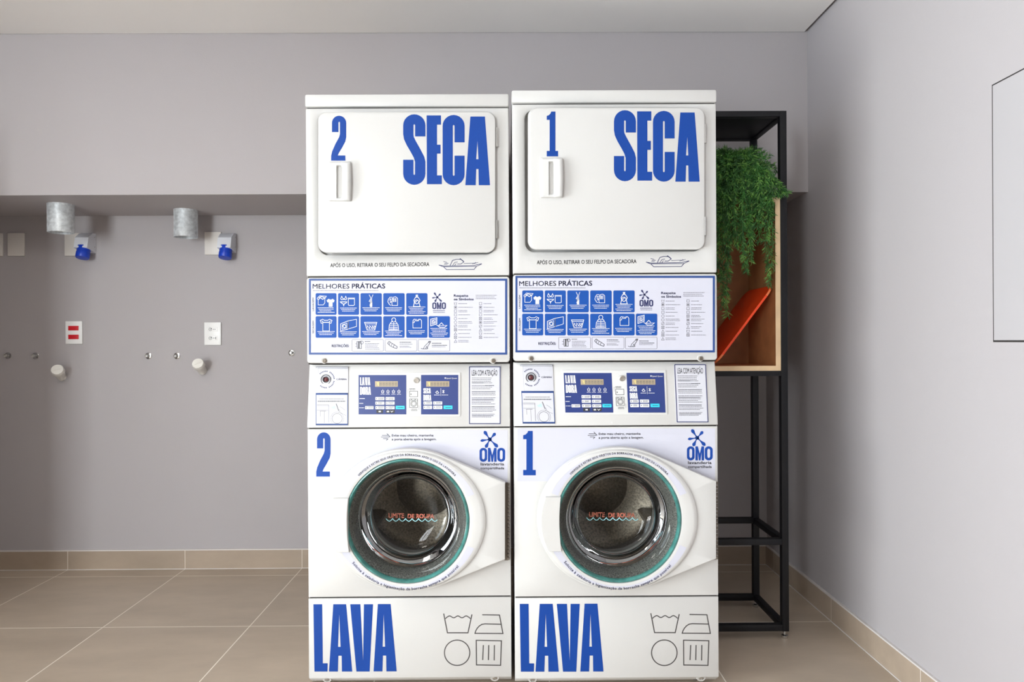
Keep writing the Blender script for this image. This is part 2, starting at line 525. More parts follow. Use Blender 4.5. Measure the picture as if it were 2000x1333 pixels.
# sloped control console
zt = FR.pt(797, 712).z; zb = FR.pt(797, 835).z
_bz = (0.027 + 0.004) / (zt - zb)
CO = Plane(-0.004 - _bz * zb, bz=_bz)
WD = Plane(-0.054)       # face of the washer door
BW = Plane(0.070)        # end of the glass bowl

def screw(plane, x, y, parent, off=0.0):
    mb = MB()
    c = plane.pt(x, y, off)
    mb.lathe(c, (0, -1, 0), [(0.0075, 0), (0.0075, 0.002), (0.005, 0.0035), (0.0035, 0.0035), (0.003, 0.0015)], 16, cap1=True)
    s_ = mb.build('screw', M['hinge'], parent)
    return s_

def arcs(cx, cy, rx, ry, a0, a1, n=10): return arc(cx, cy, rx, ry, a0, a1, n)

def icons_into(a, i, x, y):
    """white pictogram number i inside the 41 px tile whose corner is x, y"""
    def L(pts, w_=0.9, c=False): a.line([(x + p[0], y + p[1]) for p in pts], w_, c)
    def P(pts): a.poly([(x + p[0], y + p[1]) for p in pts])
    shirt = [(0, 3), (4, 0), (6, 1.5), (9, 1.5), (11, 0), (15, 3), (13, 7), (11, 6), (11, 15), (4, 15), (4, 6), (2, 7)]
    if i == 0:
        P([(21.5 + p[0] * 1.05, 11 + p[1] * 1.03) for p in shirt])
        L([(3, 10), (8, 5), (21, 6), (18, 11), (18, 19), (15, 23), (5, 23), (5, 13), (3, 10)])
        L([(6, 9), (11, 6.5), (18, 9), (14, 12), (9, 9), (5, 13)], 1.3)
    elif i == 1:
        L([(5, 11), (7, 6), (10, 11), (13, 11), (15, 6), (17, 11), (15, 13), (11, 12), (7, 13)], 1, True)
        L([(4.5, 17), (17, 17), (16, 19), (12, 21), (11, 25), (10, 21), (6, 19)], 1.2, True)
        L([(20, 11), (32, 11), (32, 23), (30, 24), (21, 24), (20, 22)], 1.0, True); L([(19, 9.5), (33, 9.5)], 0.9)
    elif i == 2:
        L([(17, 3), (20, 9), (20, 17), (18, 24)], 0.9); L([(24.5, 3), (22, 9), (22, 16), (21, 20)], 0.9)
        P([(18.5, 18), (23, 18), (23, 27), (18.5, 27)]); L([(19, 12), (17, 16), (23, 17)], 0.9)
    elif i == 3:
        L([(18, 8), (13, 8), (10, 12), (9, 17), (12, 22), (15, 24)], 1); L([(12, 12), (15, 11), (13, 15), (16, 17), (13, 19)], 1)
        L([(17, 24), (17, 12), (20, 8), (24, 7), (28, 10), (28, 24)], 1.0, True)
        for u in (19.5, 22, 24.5): L([(u, 10), (u, 17)], 1.3)
    elif i == 4:
        P([(18.5, 3), (23, 3), (22.5, 8), (19, 8)])
        L([(18, 8), (15, 14), (16, 18), (14, 26), (27, 26), (25, 18), (27, 14), (23.5, 8)], 1.3, True)
        L(circ(20.5, 17, 4, 12), 1.2, True); L([(18, 18), (22, 14)], 1)
    elif i == 5:
        L([(9, 8), (14, 6), (17, 8), (24, 8), (27, 6), (32, 8), (30, 14), (27, 13), (27, 29), (14, 29), (14, 13), (11, 14)], 1, True)
        L([(12, 9), (15, 12), (26, 12), (29, 9)], 1.2)
    elif i == 6:
        L([(5, 15), (20, 9), (20, 25), (5, 29)], 1.1, True); L([(20, 9), (36, 6), (36, 20), (20, 25)], 0.9, True)
        L([(8, 17), (17, 13.5), (17, 23), (8, 25.5)], 0.8, True); L(circ(12.5, 19.5, 3, 10), 1.2, True)
    elif i == 7:
        L([(8, 12), (32, 12), (28, 27), (13, 27)], 1.1, True); L([(9, 15), (31, 15)], 1)
        for u in (12, 17, 22, 26): L([(u, 18), (u + 3, 20), (u - 1, 23), (u + 2, 25)], 1.1)
    elif i == 8:
        L(circ(20.5, 7, 4, 10), 1.0, True)
        L([(16, 11), (12, 17), (11, 27), (30, 27), (29, 17), (25, 11)], 1.1, True)
        for v in (15, 18.5, 22, 25): L([(13, v), (28, v)], 1.1)
        L([(20.5, 11), (20.5, 27)], 1)
    elif i == 9:
        L([(13, 9), (13, 23), (30, 23), (30, 9), (28, 6), (24, 6), (24, 9), (18, 9), (18, 6), (15, 6)], 1, True)
        L([(12, 13), (16, 12), (16, 9)], 1); L([(20, 5.5), (22, 9), (27, 6)], 0.9)
    elif i == 10:
        L([(4, 6), (16, 3), (16, 15), (4, 19)], 1.2, True); L([(6.5, 8), (14, 6), (14, 13), (6.5, 15.5)], 0.8, True); L(circ(10, 11, 2, 8), 1.2, True)
        L([(15, 17), (20, 19), (36, 18), (31, 22), (22, 22)], 1.1, True); L([(20, 18), (25, 13), (29, 17)], 1.1)

CAP_LINES = [[28.5, 31.5, 34.5, 37.5], [29, 32, 35], [28.5, 31.5, 34.5], [28.5, 31.5, 34.5], [27, 30, 33, 36, 39],
             [30, 33, 36], [30.5, 33.5, 36.5], [30, 33, 36], [29, 32, 35, 38], [28.5, 31.5, 34.5], [24, 27, 30, 33, 36, 39]]

def care_symbol(a, i, x, y, s_=5.4):
    """small laundry care pictograms; x, y = centre"""
    h = s_ / 2
    k = i % 7
    if k == 0: a.line([(x - h, y - h), (x - h * .7, y + h), (x + h * .7, y + h), (x + h, y - h)], 0.6); a.line([(x - h * .8, y - h * .3), (x, y - h * .6), (x + h * .8, y - h * .3)], .5)
    elif k == 1: a.frame(x - h, y - h, x + h, y + h, 0.6, .3); a.rr(x - h * .5, y - h * .5, x + h * .5, y + h * .5, .6)
    elif k == 2: a.frame(x - h, y - h, x + h, y + h, 0.6, .3)
    elif k == 3: a.line(circ(x, y, h, 12), 0.6, True)
    elif k == 4: a.line(circ(x, y, h, 12), 0.6, True); a.line([(x - h, y + h), (x + h, y - h)], .5)
    elif k == 5: a.frame(x - h, y - h, x + h, y + h, 0.6, .3); a.line([(x - h, y - h), (x + h, y + h)], .5); a.line([(x - h, y + h), (x + h, y - h)], .5)
    elif k == 6: a.line([(x - h, y + h), (x, y - h), (x + h, y + h)], 0.6, True)

def machine(root_loc, digit, seca_dx, label, lean_label):
    t = thing('stacked_washer_dryer', label, 'washer dryer', root_loc, 'stacked coin laundry washer dryers')
    W = (599.2, 995.6)   # cabinet edges at the height of the horizon (px)
    # ------ helper for straight cabinet blocks in local metres
    xL = FR.pt(W[0], 665).x; xR = FR.pt(W[1], 665).x
    def Z(py): return FR.pt(797, py).z
    # ------ cap
    mb = MB(); mb.box(xL - .001, -.006, Z(209.2), xR + .001, DEPTH, Z(184.5), .006)
    mb.build('top_panel', M['enamel'], t)
    # ------ dark core behind the seams
    def seam(y0, za, zb2, y1=DEPTH - .01):
        MB().box(xL + .004, y0, za, xR - .004, y1, zb2).build('seam_strip', M['dark'], t, smooth=False)
    for sy in (210.0, 540.2, 1167.5): seam(.006, Z(sy) - .006, Z(sy) + .006)
    seam(.006, Z(709.5) - .003, Z(709.5) + .003); seam(.036, Z(712) - .006, Z(712) + .004)
    seam(.006, Z(836.2) - .006, Z(836.2) + .006, .05)
    # ------ dryer cabinet with recess
    z0, z1 = Z(539), Z(211)
    def lr(x0, zz0, x1, zz1, r, n=8):
        return [(p[0], p[1]) for p in rrect(x0, zz0, x1, zz1, r, n)]
    def loc_loft(rings, cap=True):
        m_ = MB(); m_.rings([[(x, y, z) for x, z in pts] for pts, y in rings], False, cap); return m_
    ra = [FR.pt(617.5, 219), FR.pt(970.5, 500.5)]
    rc = lr(ra[0].x, ra[1].z, ra[1].x, ra[0].z, .035)
    rci = lr(ra[0].x + .006, ra[1].z + .006, ra[1].x - .006, ra[0].z - .006, .030)
    mbx = loc_loft([(lr(xL, z0, xR, z1, .004), DEPTH), (lr(xL, z0, xR, z1, .004), .004), (lr(xL + .0012, z0 + .0012, xR - .0012, z1 - .0012, .004), .0012),
                    (lr(xL + .004, z0 + .004, xR - .004, z1 - .004, .004), 0), (rc, 0), (rci, .003), (rci, .038)])
    mbx.build('dryer_cabinet', M['enamel'], t)
    # ------ dryer door
    dd = px_loft(DR, [(rrect(621.5, 219, 967.5, 494, 17, 8), -.020), (rrect(621.5, 219, 967.5, 494, 17, 8), -.004),
                      (rrect(622, 219.5, 967, 493.5, 17, 8), -.001), (rrect(624, 221.5, 965, 491.5, 15, 8), 0)])
    door = dd.build('dryer_door', M['enamel'], t)
    # handle (height field over the door plane): plate, finger recess and bulging grip
    hx0, hy0, hx1, hy1 = 641.5, 315.5, 685, 393.5
    nu, nv = 40, 44
    def hh(u, v):
        edge = min(u / .07, (1 - u) / .04, v / .03, (1 - v) / .03, 1.0)
        edge = max(edge, 0) ** .5
        base = .011
        cav = 0.0
        cv = min(max((v - .10) / .06, 0), 1) * min(max((.93 - v) / .07, 0), 1)
        if .36 < u < .66:
            cav = min((u - .36) / .03, 1) * min((.66 - u) / .10, 1) * cv
        ridge = max(0, 1 - ((u - .80) / .22) ** 2) * (0.55 + .45 * math.sin(math.pi * v)) * .012
        return (base + ridge) * edge - cav * .026
    vs = []
    for j in range(nv + 1):
        for i in range(nu + 1):
            u, v = i / nu, j / nv
            bul = 1.5 * math.sin(math.pi * v)
            vs.append(DR.pt(hx0 + (hx1 - hx0) * u + (u > .6) * bul * (u - .6) * 2.0, hy0 + (hy1 - hy0) * v, hh(u, v)))
    fs = [(j * (nu + 1) + i, j * (nu + 1) + i + 1, (j + 1) * (nu + 1) + i + 1, (j + 1) * (nu + 1) + i) for j in range(nv) for i in range(nu)]
    hb = MB(); hb.add(vs, fs); hb.build('door_handle', M['plastic'], door, angle=50, recalc=False)
    for y0, y1 in ((250, 287), (430, 466)):
        hg = MB()
        a_ = FR.pt(969.5, y0, .012); b_ = FR.pt(969.5, y1, .012)
        hg.tube([a_, b_], .0035, 10)
        c_ = FR.pt(970, y0, 0); d_ = FR.pt(974, y1, 0)
        hg.box(c_.x, -.003, d_.z, d_.x, .001, c_.z)
        h_ = hg.build('hinge', M['steel'], door); h_['label'] = 'small steel hinge'
    a = Art(DR, 1)
    if digit == '2': glyph(a, '2', 646.7, 226.2, 676.1, 314)
    else: glyph(a, '1', 655.0, 226.0, 677.5, 313.0)
    a.build('door_number', M['blue'], door)['label'] = 'blue numeral %s' % digit
    a = Art(DR, 1)
    dx = seca_dx
    glyph(a, 'S', 787.4 + dx, 223.4, 830.9 + dx, 361.2)
    glyph(a, 'E', 833.2 + dx, 225.5, 863 + dx, 360)
    glyph(a, 'C', 864.5 + dx, 224.7, 907.5 + dx, 362)
    glyph(a, 'A', 908.8 + dx, 227.8, 957.1 + dx, 362)
    a.build('door_lettering', M['blue'], door)['label'] = 'big blue letters SECA'
    # ------ strip under the dryer door
    a = Art(FR, 1)
    a.text('APÓS O USO, RETIRAR O SEU FELPO DA SECADORA', 645, 838.5, 522.3, 7.2, bold=.012, slope=-.012)
    lt = a.build('lint_reminder_lettering', M['ink'], t)
    a = Art(FR, 1)
    tray = [(857, 518), (868, 520), (925, 519), (941, 515.5)]
    a.line(tray, 1.2); a.line([(857, 518), (866, 521.5), (930, 521), (941, 516)], 1.0)
    a.line([(866, 521), (872, 527), (926, 526.5), (931, 520)], 1.2)
    a.line([(879, 519), (884, 509), (891, 507), (900, 507), (906, 512), (900, 516), (893, 516)], 1.2)
    a.line([(884, 519), (888, 513), (894, 512)], 1); a.line([(888, 519), (891, 515)], 1)
    a.line([(897, 507.5), (899, 505.5), (906, 511)], 1)
    a.line([(906, 515), (930, 514), (928, 512.5)], 1); a.line([(934, 513), (922, 516)], .8)
    a.line([(866, 511), (873, 513)], 1); a.line([(868, 515), (876, 514.5)], 1); a.line([(867, 517), (874, 517)], .8)
    a.build('lint_tray_pictogram', M['navy'], t)
    # ------ poster panel
    z0, z1 = Z(709), Z(541.5)
    pl = lambda i, r: lr(xL + i, z0 + i, xR - i, z1 - i, r)
    mbx = loc_loft([(pl(0, .010), DEPTH), (pl(0, .010), .004), (pl(.0012, .010), .0012), (pl(.004, .009), 0)])
    fp = mbx.build('front_panel', M['enamel'], t)
    for sx in (634, 963.5):
        dm = MB(); c = FR.pt(sx - 1, 704.5, .0006)
        dm.lathe(c, (0, -1, 0), [(.011, -.0004), (.0095, .0006), (.0080, .0001)], 20, cap1=True)
        dm.build('dimple', M['enamel'], fp)
        screw(FR, sx, 705, fp, .001)
    P1 = Plane(0)
    mbp = px_loft(P1, [(rrect(603.2, 544.6, 990.6, 693.2, 1.2, 3), .0002), (rrect(603.2, 544.6, 990.6, 693.2, 1.2, 3), .0010)])
    po = mbp.build('instruction_poster', M['lilac'], t, smooth=False)
    g = .0004
    a = Art(P1, 3.6); a.frame(603.2, 544.6, 990.6, 693.2, 4.0, .3); a.build('border', M['edge_blue'], po)
    a = Art(P1, 3.6)
    tx1 = [(616.4, 657.3), (660.3, 701.2), (704.0, 745.7), (748.5, 790.3), (793.4, 834.8)]
    tx2 = tx1 + [(837.2, 878.7)]
    for x0, x1 in tx1: a.rr(x0, 573, x1, 615.4, 2.4)
    for x0, x1 in tx2: a.rr(x0, 618, x1, 660.2, 2.4)
    a.build('tile_grid', M['tile_blue'], po)
    a = Art(P1, 4.8)
    for i, (x0, x1) in enumerate(tx1):
        icons_into(a, i, x0, 573)
        for k_, yy in enumerate(CAP_LINES[i]): a.greek(x0 + 4 + (k_ % 3) * 2.0, x1 - 3 - (k_ % 3) * 2.5, [573 + yy], .95, seed=i * 9 + k_, dens=1.4, ragged=.1)
    a.build('washing_pictograms', M['white'], po)
    a = Art(P1, 4.8)
    for i, (x0, x1) in enumerate(tx2):
        icons_into(a, i + 5, x0, 618)
        for k_, yy in enumerate(CAP_LINES[i + 5]): a.greek(x0 + 3.5 + (k_ % 3) * 2.0, x1 - 3 - (k_ % 3) * 2.5, [618 + yy], .95, seed=90 + i * 9 + k_, dens=1.4, ragged=.1)
    a.build('drying_pictograms', M['white'], po)
    a = Art(P1, 3.6)
    a.text('MELHORES', 610.5, 682.3, 564.2, 9.2, bold=.004, slope=-.004)
    a.text('PRÁTICAS', 687.3, 752.3, 563.9, 9.2, bold=.016, slope=-.004)
    a.build('title_lettering', M['navy'], po)
    a = Art(P1, 3.6); a.vtext('LAVAGEM', 613.2, 582, 608, 3.2, bold=.01)
    a.build('row_lettering', M['navy'], po)
    a = Art(P1, 3.6); a.vtext('SECAGEM', 613.2, 627, 652, 3.2, bold=.01)
    a.build('row_lettering', M['navy'], po)
    a = Art(P1, 3.6); a.text('RESTRIÇÕES:', 647.8, 682, 678.3, 4.8, bold=.02)
    a.build('restriction_heading', M['navy'], po)
    a = Art(P1, 3.6); a.text('Respeite', 886.3, 914.5, 580, 4.3, bold=.025)
    a.text('os Símbolos', 886.3, 925, 586.9, 4.3, bold=.025)
    a.build('symbol_heading', M['navy'], po)
    a = Art(P1, 3.6)
    a.greek(611, 740, [568.0], .9, seed=3, dens=1.6, ragged=.02)
    a.greek(929, 972, [577.2, 580.4, 583.8], .85, seed=4, dens=1.4, ragged=.15)
    a.build('subtitle_print', M['grey_ink'], po); a = Art(P1, 3.6)
    for i in range(11):
        y = 593.4 + i * 7.33
        care_symbol(a, [0, 1, 2, 2, 3, 3, 4, 5, 6, 5, 6][i], 889.6, y)
        two = i in (2, 5, 6, 10)
        a.greek(895, 915 + (i * 7) % 14 + 3, [y] if not two else [y - 1.3, y + 1.6], .8, seed=20 + i, dens=1.2)
    a.build('symbol_column', M['grey_ink'], po); a = Art(P1, 3.6)
    for i in range(10):
        y = 593.4 + i * 7.33
        care_symbol(a, [2, 1, 2, 2, 5, 1, 4, 6, 0, 5][i], 938.5, y)
        two = i in (2, 4, 5, 7)
        a.greek(944.5, 962 + (i * 5) % 16, [y] if not two else [y - 1.3, y + 1.6], .8, seed=50 + i, dens=1.2)
    a.build('symbol_column', M['grey_ink'], po)
    a = Art(P1, 3.6)
    for bx0, bx1 in ((687, 749.3), (751.8, 814.4), (816.6, 878.6)): a.frame(bx0, 663.4, bx1, 686.6, .6, 2)
    a.greek(713, 744, [671.5, 674.2, 677, 679.8, 682.6], .8, seed=71, dens=1.2)
    a.greek(780.5, 806, [672.5, 676.5, 679], .8, seed=72, dens=1.2)
    a.greek(843.5, 872, [678], .8, seed=73, dens=1.2)
    a.build('restriction_boxes', M['grey_ink'], po)
    a = Art(P1, 3.6)
    a.greek(712.5, 726, [667.5], 1.1, seed=74, dens=1.8); a.greek(780.5, 803, [669], 1.1, seed=75, dens=1.8, ragged=0)
    a.greek(843.5, 862, [671], 1.1, seed=76, dens=1.8, ragged=0); a.greek(843.5, 873, [675], 1.1, seed=77, dens=1.8, ragged=0)
    # three restriction drawings: cup, shoe, pet
    a.build('restriction_print', M['ink'], po); a = Art(P1, 3.6)
    a.line([(697, 668), (705, 667), (706, 681), (698, 681)], 1, True); a.line([(701, 668), (701, 681)], 2.4)
    a.line(circ(706.5, 669.5, 3, 10), .8, True); a.line([(694, 672), (696.5, 672)], .8); a.line([(694, 677), (696.5, 677)], .8)
    a.build('restriction_drawing', M['ink'], po); a = Art(P1, 3.6)
    a.line([(757, 671), (760, 667), (764, 670), (772, 675), (776, 678), (775, 681), (770, 680), (762, 676)], 1, True)
    a.line([(762, 669), (760, 674)], .8); a.line([(766, 671), (764, 676)], .8); a.line([(770, 674), (768, 679)], .9)
    a.build('restriction_drawing', M['ink'], po); a = Art(P1, 3.6)
    a.line([(822, 681), (826, 682), (834, 682), (836, 676), (840, 670), (841, 667), (838, 668), (834, 672), (829, 677), (827, 682)], .9)
    a.line([(831, 682), (833, 677), (836, 682)], .8); a.line(circ(838.5, 668.5, 1.6, 8), .8, True)
    a.build('restriction_drawing', M['ink'], po)
    a = Art(P1, 3.6)
    splash(a, 854, 581, .15)
    glyph(a, 'O', 844.3, 591, 852.3, 604.2); glyph(a, 'M', 853.2, 591, 862, 604.2); glyph(a, 'O', 862.9, 591, 870.9, 604.2)
    a.greek(845.5, 869.5, [607.2], 1.2, seed=5, dens=2.2, ragged=0); a.greek(846, 869, [610.8], .9, seed=6, dens=2.2, ragged=0)
    a.build('logo', M['navy'], po)
    # ------ control console
    def cz(py): return CO.pt(797, py)
    za, zb_ = Z(712), Z(835)
    yT, yB = CO.a + CO.bz * za, CO.a + CO.bz * zb_
    mb = MB()
    pr = [(DEPTH, zb_), (DEPTH, za), (yT + .004, za), (yT + .001, za - .001), (yT, za - .004), (yB, zb_ + .004), (yB + .001, zb_ + .001), (yB + .004, zb_)]
    rr_ = []
    for xx, ins in ((xL, .003), (xL + .001, .001), (xL + .003, 0), (xR - .003, 0), (xR - .001, .001), (xR, .003)):
        rr_.append([(xx, y + (ins if i > 1 else 0), z) for i, (y, z) in enumerate(pr)])
    mb.rings(rr_, True, True)
    con = mb.build('control_console', M['enamel'], t)
    sc_ = MB(); sc_.lathe(CO.pt(790.5, 829.5, .0), (0, -1, 0), [(.004, 0), (.003, .001)], 12, cap1=True); sc_.build('rivet', M['plastic'], con)
    # bezel + membranes
    mbp = px_loft(CO, [(rrect(696, 727.5, 899.5, 814, 2.5, 4), -.001), (rrect(696, 727.5, 899.5, 814, 2.5, 4), .002), (rrect(697.5, 729, 898, 812.5, 2, 4), .0032)])
    bez = mbp.build('control_panel', M['plastic'], t)
    lay = .0033 / .0004
    a = Art(CO, lay + 1); a.rect(700.3, 733, 793.5, 810); a.build('washer_keypad', M['panel_blue'], bez)
    a = Art(CO, lay + 1); a.rect(822.4, 732.8, 895, 810); a.build('dryer_keypad', M['panel_blue'], bez)
    for x0, x1, y0, y1 in ((732.5, 777, 745, 756), (832.5, 877.5, 745, 755.8)):
        a = Art(CO, lay + 2); a.rect(x0, y0, x1, y1); a.build('display', M['tan'], bez)
        a = Art(CO, lay + 3)
        for k_ in range(6):
            xx = x0 + 9 + k_ * 5.9
            a.frame(xx, y0 + 1.8, xx + 3.8, y0 + 5.2, .6, .2); a.frame(xx, y0 + 5.2, xx + 3.8, y0 + 9.0, .6, .2)
        a.build('display_digits', M['grey_ink'], bez)
        a = Art(CO, lay + 3); a.line([(x0 + 3.5, y0 + 2), (x0 + 6, y0 + 5.5), (x0 + 4, y0 + 6)], 1.1); a.line([(x0 + 6.6, y0 + 1.6), (x0 + 6.6, y0 + 9.5)], 1.6)
        a.build('lit_digit', M['amber'], bez)
    btn = [(713, 793.8, 729.6, 799.8)] + [(x, y, x + 17.6, y + 6.2) for x in (733.2, 753.2) for y in (776, 784.8, 793.6)]
    btn += [(827, 784.6, 843.8, 790.8), (846.2, 784.6, 863.8, 790.8), (827, 792.8, 843.8, 799.6), (846.2, 792.8, 863.8, 799.6)]
    for x0, y0, x1, y1 in btn:
        mbp = px_loft(CO, [(rrect(x0, y0, x1, y1, .8, 2), .0036), (rrect(x0, y0, x1, y1, .8, 2), .0046), (rrect(x0 + .3, y0 + .3, x1 - .3, y1 - .3, .7, 2), .0050)])
        mbp.build('button', M['white'], bez, smooth=False)
    for x0, y0, x1, y1 in ((773, 793.2, 790.5, 799.8), (866.4, 792.6, 883.8, 799.6)):
        mbp = px_loft(CO, [(rrect(x0, y0, x1, y1, .8, 2), .0036), (rrect(x0, y0, x1, y1, .8, 2), .0046), (rrect(x0 + .3, y0 + .3, x1 - .3, y1 - .3, .7, 2), .0050)])
        b_ = mbp.build('start_button', M['cyan'], bez, smooth=False); b_['label'] = 'cyan start button'
    a = Art(CO, lay + 5.2)
    for k_, (x0, y0, x1, y1) in enumerate(btn):
        a.rect(x0 + 1.4, y0 + 2.2, x0 + 2.8, y0 + 4.2)
        a.greek(x0 + 5.5, x1 - 1, [y0 + 2.1, y0 + 4.2], .9, seed=k_ + 200, dens=1.8, ragged=.3)
    a.greek(776.5, 788, [796.6], 1.0, seed=300, dens=1.8, ragged=0); a.greek(870, 881, [796.4], 1.0, seed=301, dens=1.8, ragged=0)
    a.build('button_print', M['ink'], bez)
    a = Art(CO, lay + 2)
    a.rect(735, 801, 748, 807.5); a.rect(753.5, 801, 771, 807.5)
    a.build('symbol_backing', M['ink'], bez)
    a = Art(CO, lay + 3)
    def word(a_, s_, x0, x1, y0, y1):
        ws = {'L': .72, 'A': 1, 'V': 1, 'D': .95, 'O': .95, 'R': 1, 'S': .95, 'E': .72, 'C': .95}
        tot = sum(ws[c] for c in s_) + .08 * (len(s_) - 1); x = x0; k = (x1 - x0) / tot
        for c in s_:
            glyph(a_, {'A': 'A_', 'O': 'O_'}.get(c, c), x, y0, x + ws[c] * k, y1); x += (ws[c] + .08) * k
    word(a, 'LAVA', 703, 723.3, 737.5, 753); word(a, 'DORA', 703, 724.5, 756, 771.6); a.build('washer_lettering', M['white'], bez)
    a = Art(CO, lay + 3)
    word(a, 'SECA', 826.8, 841.5, 758.6, 769); word(a, 'DORA', 826.8, 842.3, 771.5, 783); a.build('dryer_lettering', M['white'], bez)
    a = Art(CO, lay + 3)
    a.rect(702.3, 778.4, 712.5, 779.6); a.rect(701.6, 787.8, 709.5, 788.9); a.greek(701.6, 712, [797], 1, seed=9, dens=1.2, ragged=0)
    a.text('Speed Queen', 871.5, 892.6, 740.6, 2.6, bold=.02); a.rr(868.5, 737.4, 870.6, 740.4, .4); a.build('maker_lettering', M['white'], bez)
    a = Art(CO, lay + 3)
    for x in (747.5, 757.7, 768.5, 779.2):
        a.rect(x - .6, 761, x + .6, 762.2); a.line([(x - 2.4, 764), (x + 2.4, 764), (x + 1.7, 768), (x - 1.7, 768)], .9, True)
        a.greek(x - 4, x + 4, [770.6], .8, seed=int(x), dens=1.6, ragged=0)
    a.build('keypad_print', M['white'], bez)
    a = Art(CO, lay + 3)
    a.line([(861, 759), (861, 774)], .6)
    a.line([(851, 767), (854, 764), (857, 768), (853, 769)], 1, True); a.line([(864, 763), (868, 768)], 1); a.line([(868, 763), (864, 768)], 1); a.line([(866, 762), (866, 769)], .9)
    a.greek(848, 859, [772], .9, seed=11, dens=1.8, ragged=0); a.greek(863, 876, [772], .9, seed=12, dens=1.8, ragged=0)
    a.build('keypad_print', M['white'], bez)
    a = Art(CO, lay + 3)
    a.rect(739.5, 803, 744, 805.6); a.rect(755.5, 803, 760, 805.6); a.line([(763, 803), (765, 805.5), (768, 803)], 1)
    a.build('keypad_print', M['white'], bez)
    # key switch and pictogram between the keypads
    mb = MB(); c = CO.pt(813.5, 743.3, .0032)
    mb.lathe(c, (0, -1, -.2), [(.0105, 0), (.0105, .003), (.0085, .005), (.0065, .005), (.006, .003), (.003, .003)], 24, cap1=True)
    mb.build('key_switch', M['steel'], bez)
    a = Art(CO, lay + 1)
    a.frame(799.6, 764, 816, 775.8, .8, .5); a.frame(799.6, 779.4, 816, 797, .8, .5); a.line(circ(808, 789, 5.6, 16), .9, True); a.line(circ(808, 789, 3.6, 14), .6, True)
    a.line([(799.6, 783), (816, 783)], .6); a.rect(802, 769, 803.4, 772); a.rect(803, 780.4, 804.5, 782); a.rect(810, 780.4, 811.5, 782)
    a.greek(799.5, 811, [759.6, 761.8], .9, seed=401, dens=1.6, ragged=0); a.greek(803, 815, [799.9, 802.2], .9, seed=402, dens=1.6, ragged=0)
    a.line([(798.5, 761), (796.8, 761), (796.8, 769)], .4); a.line([(817.4, 793), (818.4, 793), (818.4, 801)], .4)
    a.build('machine_pictogram', M['ink'], bez)
    # camera unit
    mbp = px_loft(CO, [(rrect(616.6, 716.5, 680.2, 768.3, 1.2, 3), -.001), (rrect(616.6, 716.5, 680.2, 768.3, 1.2, 3), .0022), (rrect(617.6, 717.5, 679.2, 767.6, 1.0, 3), .0026)])
    cu = mbp.build('camera_unit', M['paper'], t)
    a = Art(CO, 8); a.rect(617.3, 718.2, 621.5, 768); a.build('side_strip', M['grey_plug'], cu)
    a = Art(CO, 8); a.frame(617, 717, 680, 719.8, .45, .2); a.build('top_slot', M['ink'], cu)
    mb = MB(); c = CO.pt(636.6, 741.8, .0026)
    mb.lathe(c, (0, -1, 0), [(.0172, 0), (.0172, .002), (.0150, .002)], 32); mb.lathe(c, (0, -1, 0), [(.0105, .0), (.0105, .004), (.0088, .004), (.0078, .002)], 28)
    mb.build('lens_ring', M['ink'], cu)
    mb = MB(); mb.lathe(c, (0, -1, 0), [(.0078, .001), (.004, .0024), (.0005, .003)], 20, cap1=True)
    mb.build('camera_lens', mat('camera_lens_red', (0.10, .015, .02), .12, coat=.5), cu)
    a = Art(CO, 8)
    for k_ in range(26):
        an = R(135 - k_ * 10.6)
        if k_ % 7 == 6: continue
        ca, sa = math.cos(an), -math.sin(an)
        a.line([(636.6 + ca * 15.0, 741.8 + sa * 15.0), (636.6 + ca * 17.3, 741.8 + sa * 17.3)], 1.7)
    a.text('CÂMERA', 657, 677.3, 742.7, 2.9, bold=.016)
    a.build('camera_print', M['navy'], cu)
    # sticker below the camera
    mbp = px_loft(CO, [(rrect(616.6, 768, 679.6, 831.3, 1, 3), .0002), (rrect(616.6, 768, 679.6, 831.3, 1, 3), .0030)])
    st = mbp.build('camera_instruction_sticker', M['paper'], t, smooth=False)
    a = Art(CO, 8); a.frame(616.6, 768, 679.6, 831.3, 1.2, .3); a.rect(616.8, 768.2, 679.4, 771.8); a.rect(616.8, 828, 679.4, 831.2); a.build('border', M['edge_blue'], st)
    a = Art(CO, 8)
    a.greek(624, 672, [779.8], 1.0, seed=31, dens=1.8, ragged=0)
    a.line([(619, 791.5), (642, 791.5), (642, 826)], .7); a.line([(619, 793.8), (642, 793.8)], .4); a.line([(619, 801.5), (641, 801.5)], .5)
    a.line([(624.5, 803.5), (637, 803.5)], .8); a.line([(625.5, 804), (625.5, 814)], .5); a.line([(633.5, 804), (633.5, 827)], .5)
    a.line(circ(658.5, 818, 9.8, 20), .8, True); a.line([(646 + 0 * i, 0) for i in range(0)] or arc(658.5, 818, 12.8, 12.8, -40, 220, 18), .5)
    a.line([(656.6, 789), (661.5, 803)], 1.5); a.line([(664, 795), (668, 797), (674, 802)], .5); a.line([(662, 800), (664, 804), (661, 806)], .6)
    a.line([(664, 806), (669, 809), (676, 812)], .5)
    a.build('sketch', M['grey_ink'], st)
    a = Art(CO, 8); a.greek(620.5, 674.5, [784.2], 1.4, seed=32, dens=2.0, ragged=0); a.build('bold_print', M['ink'], st)
    a = Art(CO, 8); a.poly([(646, 796), (655, 792), (656, 799), (649, 799)]); a.build('blue_patch', mat('pale_blue_ink', (.45, .62, .80), .5), st)
    # notice sticker
    mbp = px_loft(CO, [(rrect(915.5, 715.6, 978, 829.4, 1.2, 3), .0002), (rrect(915.5, 715.6, 978, 829.4, 1.2, 3), .0022)])
    ns = mbp.build('notice_sticker', M['paper'], t, smooth=False)
    a = Art(CO, 6.2); a.frame(916.2, 716.2, 977.6, 828.8, 1.6, .8); a.build('border', M['navy'], ns)
    a = Art(CO, 6.2)
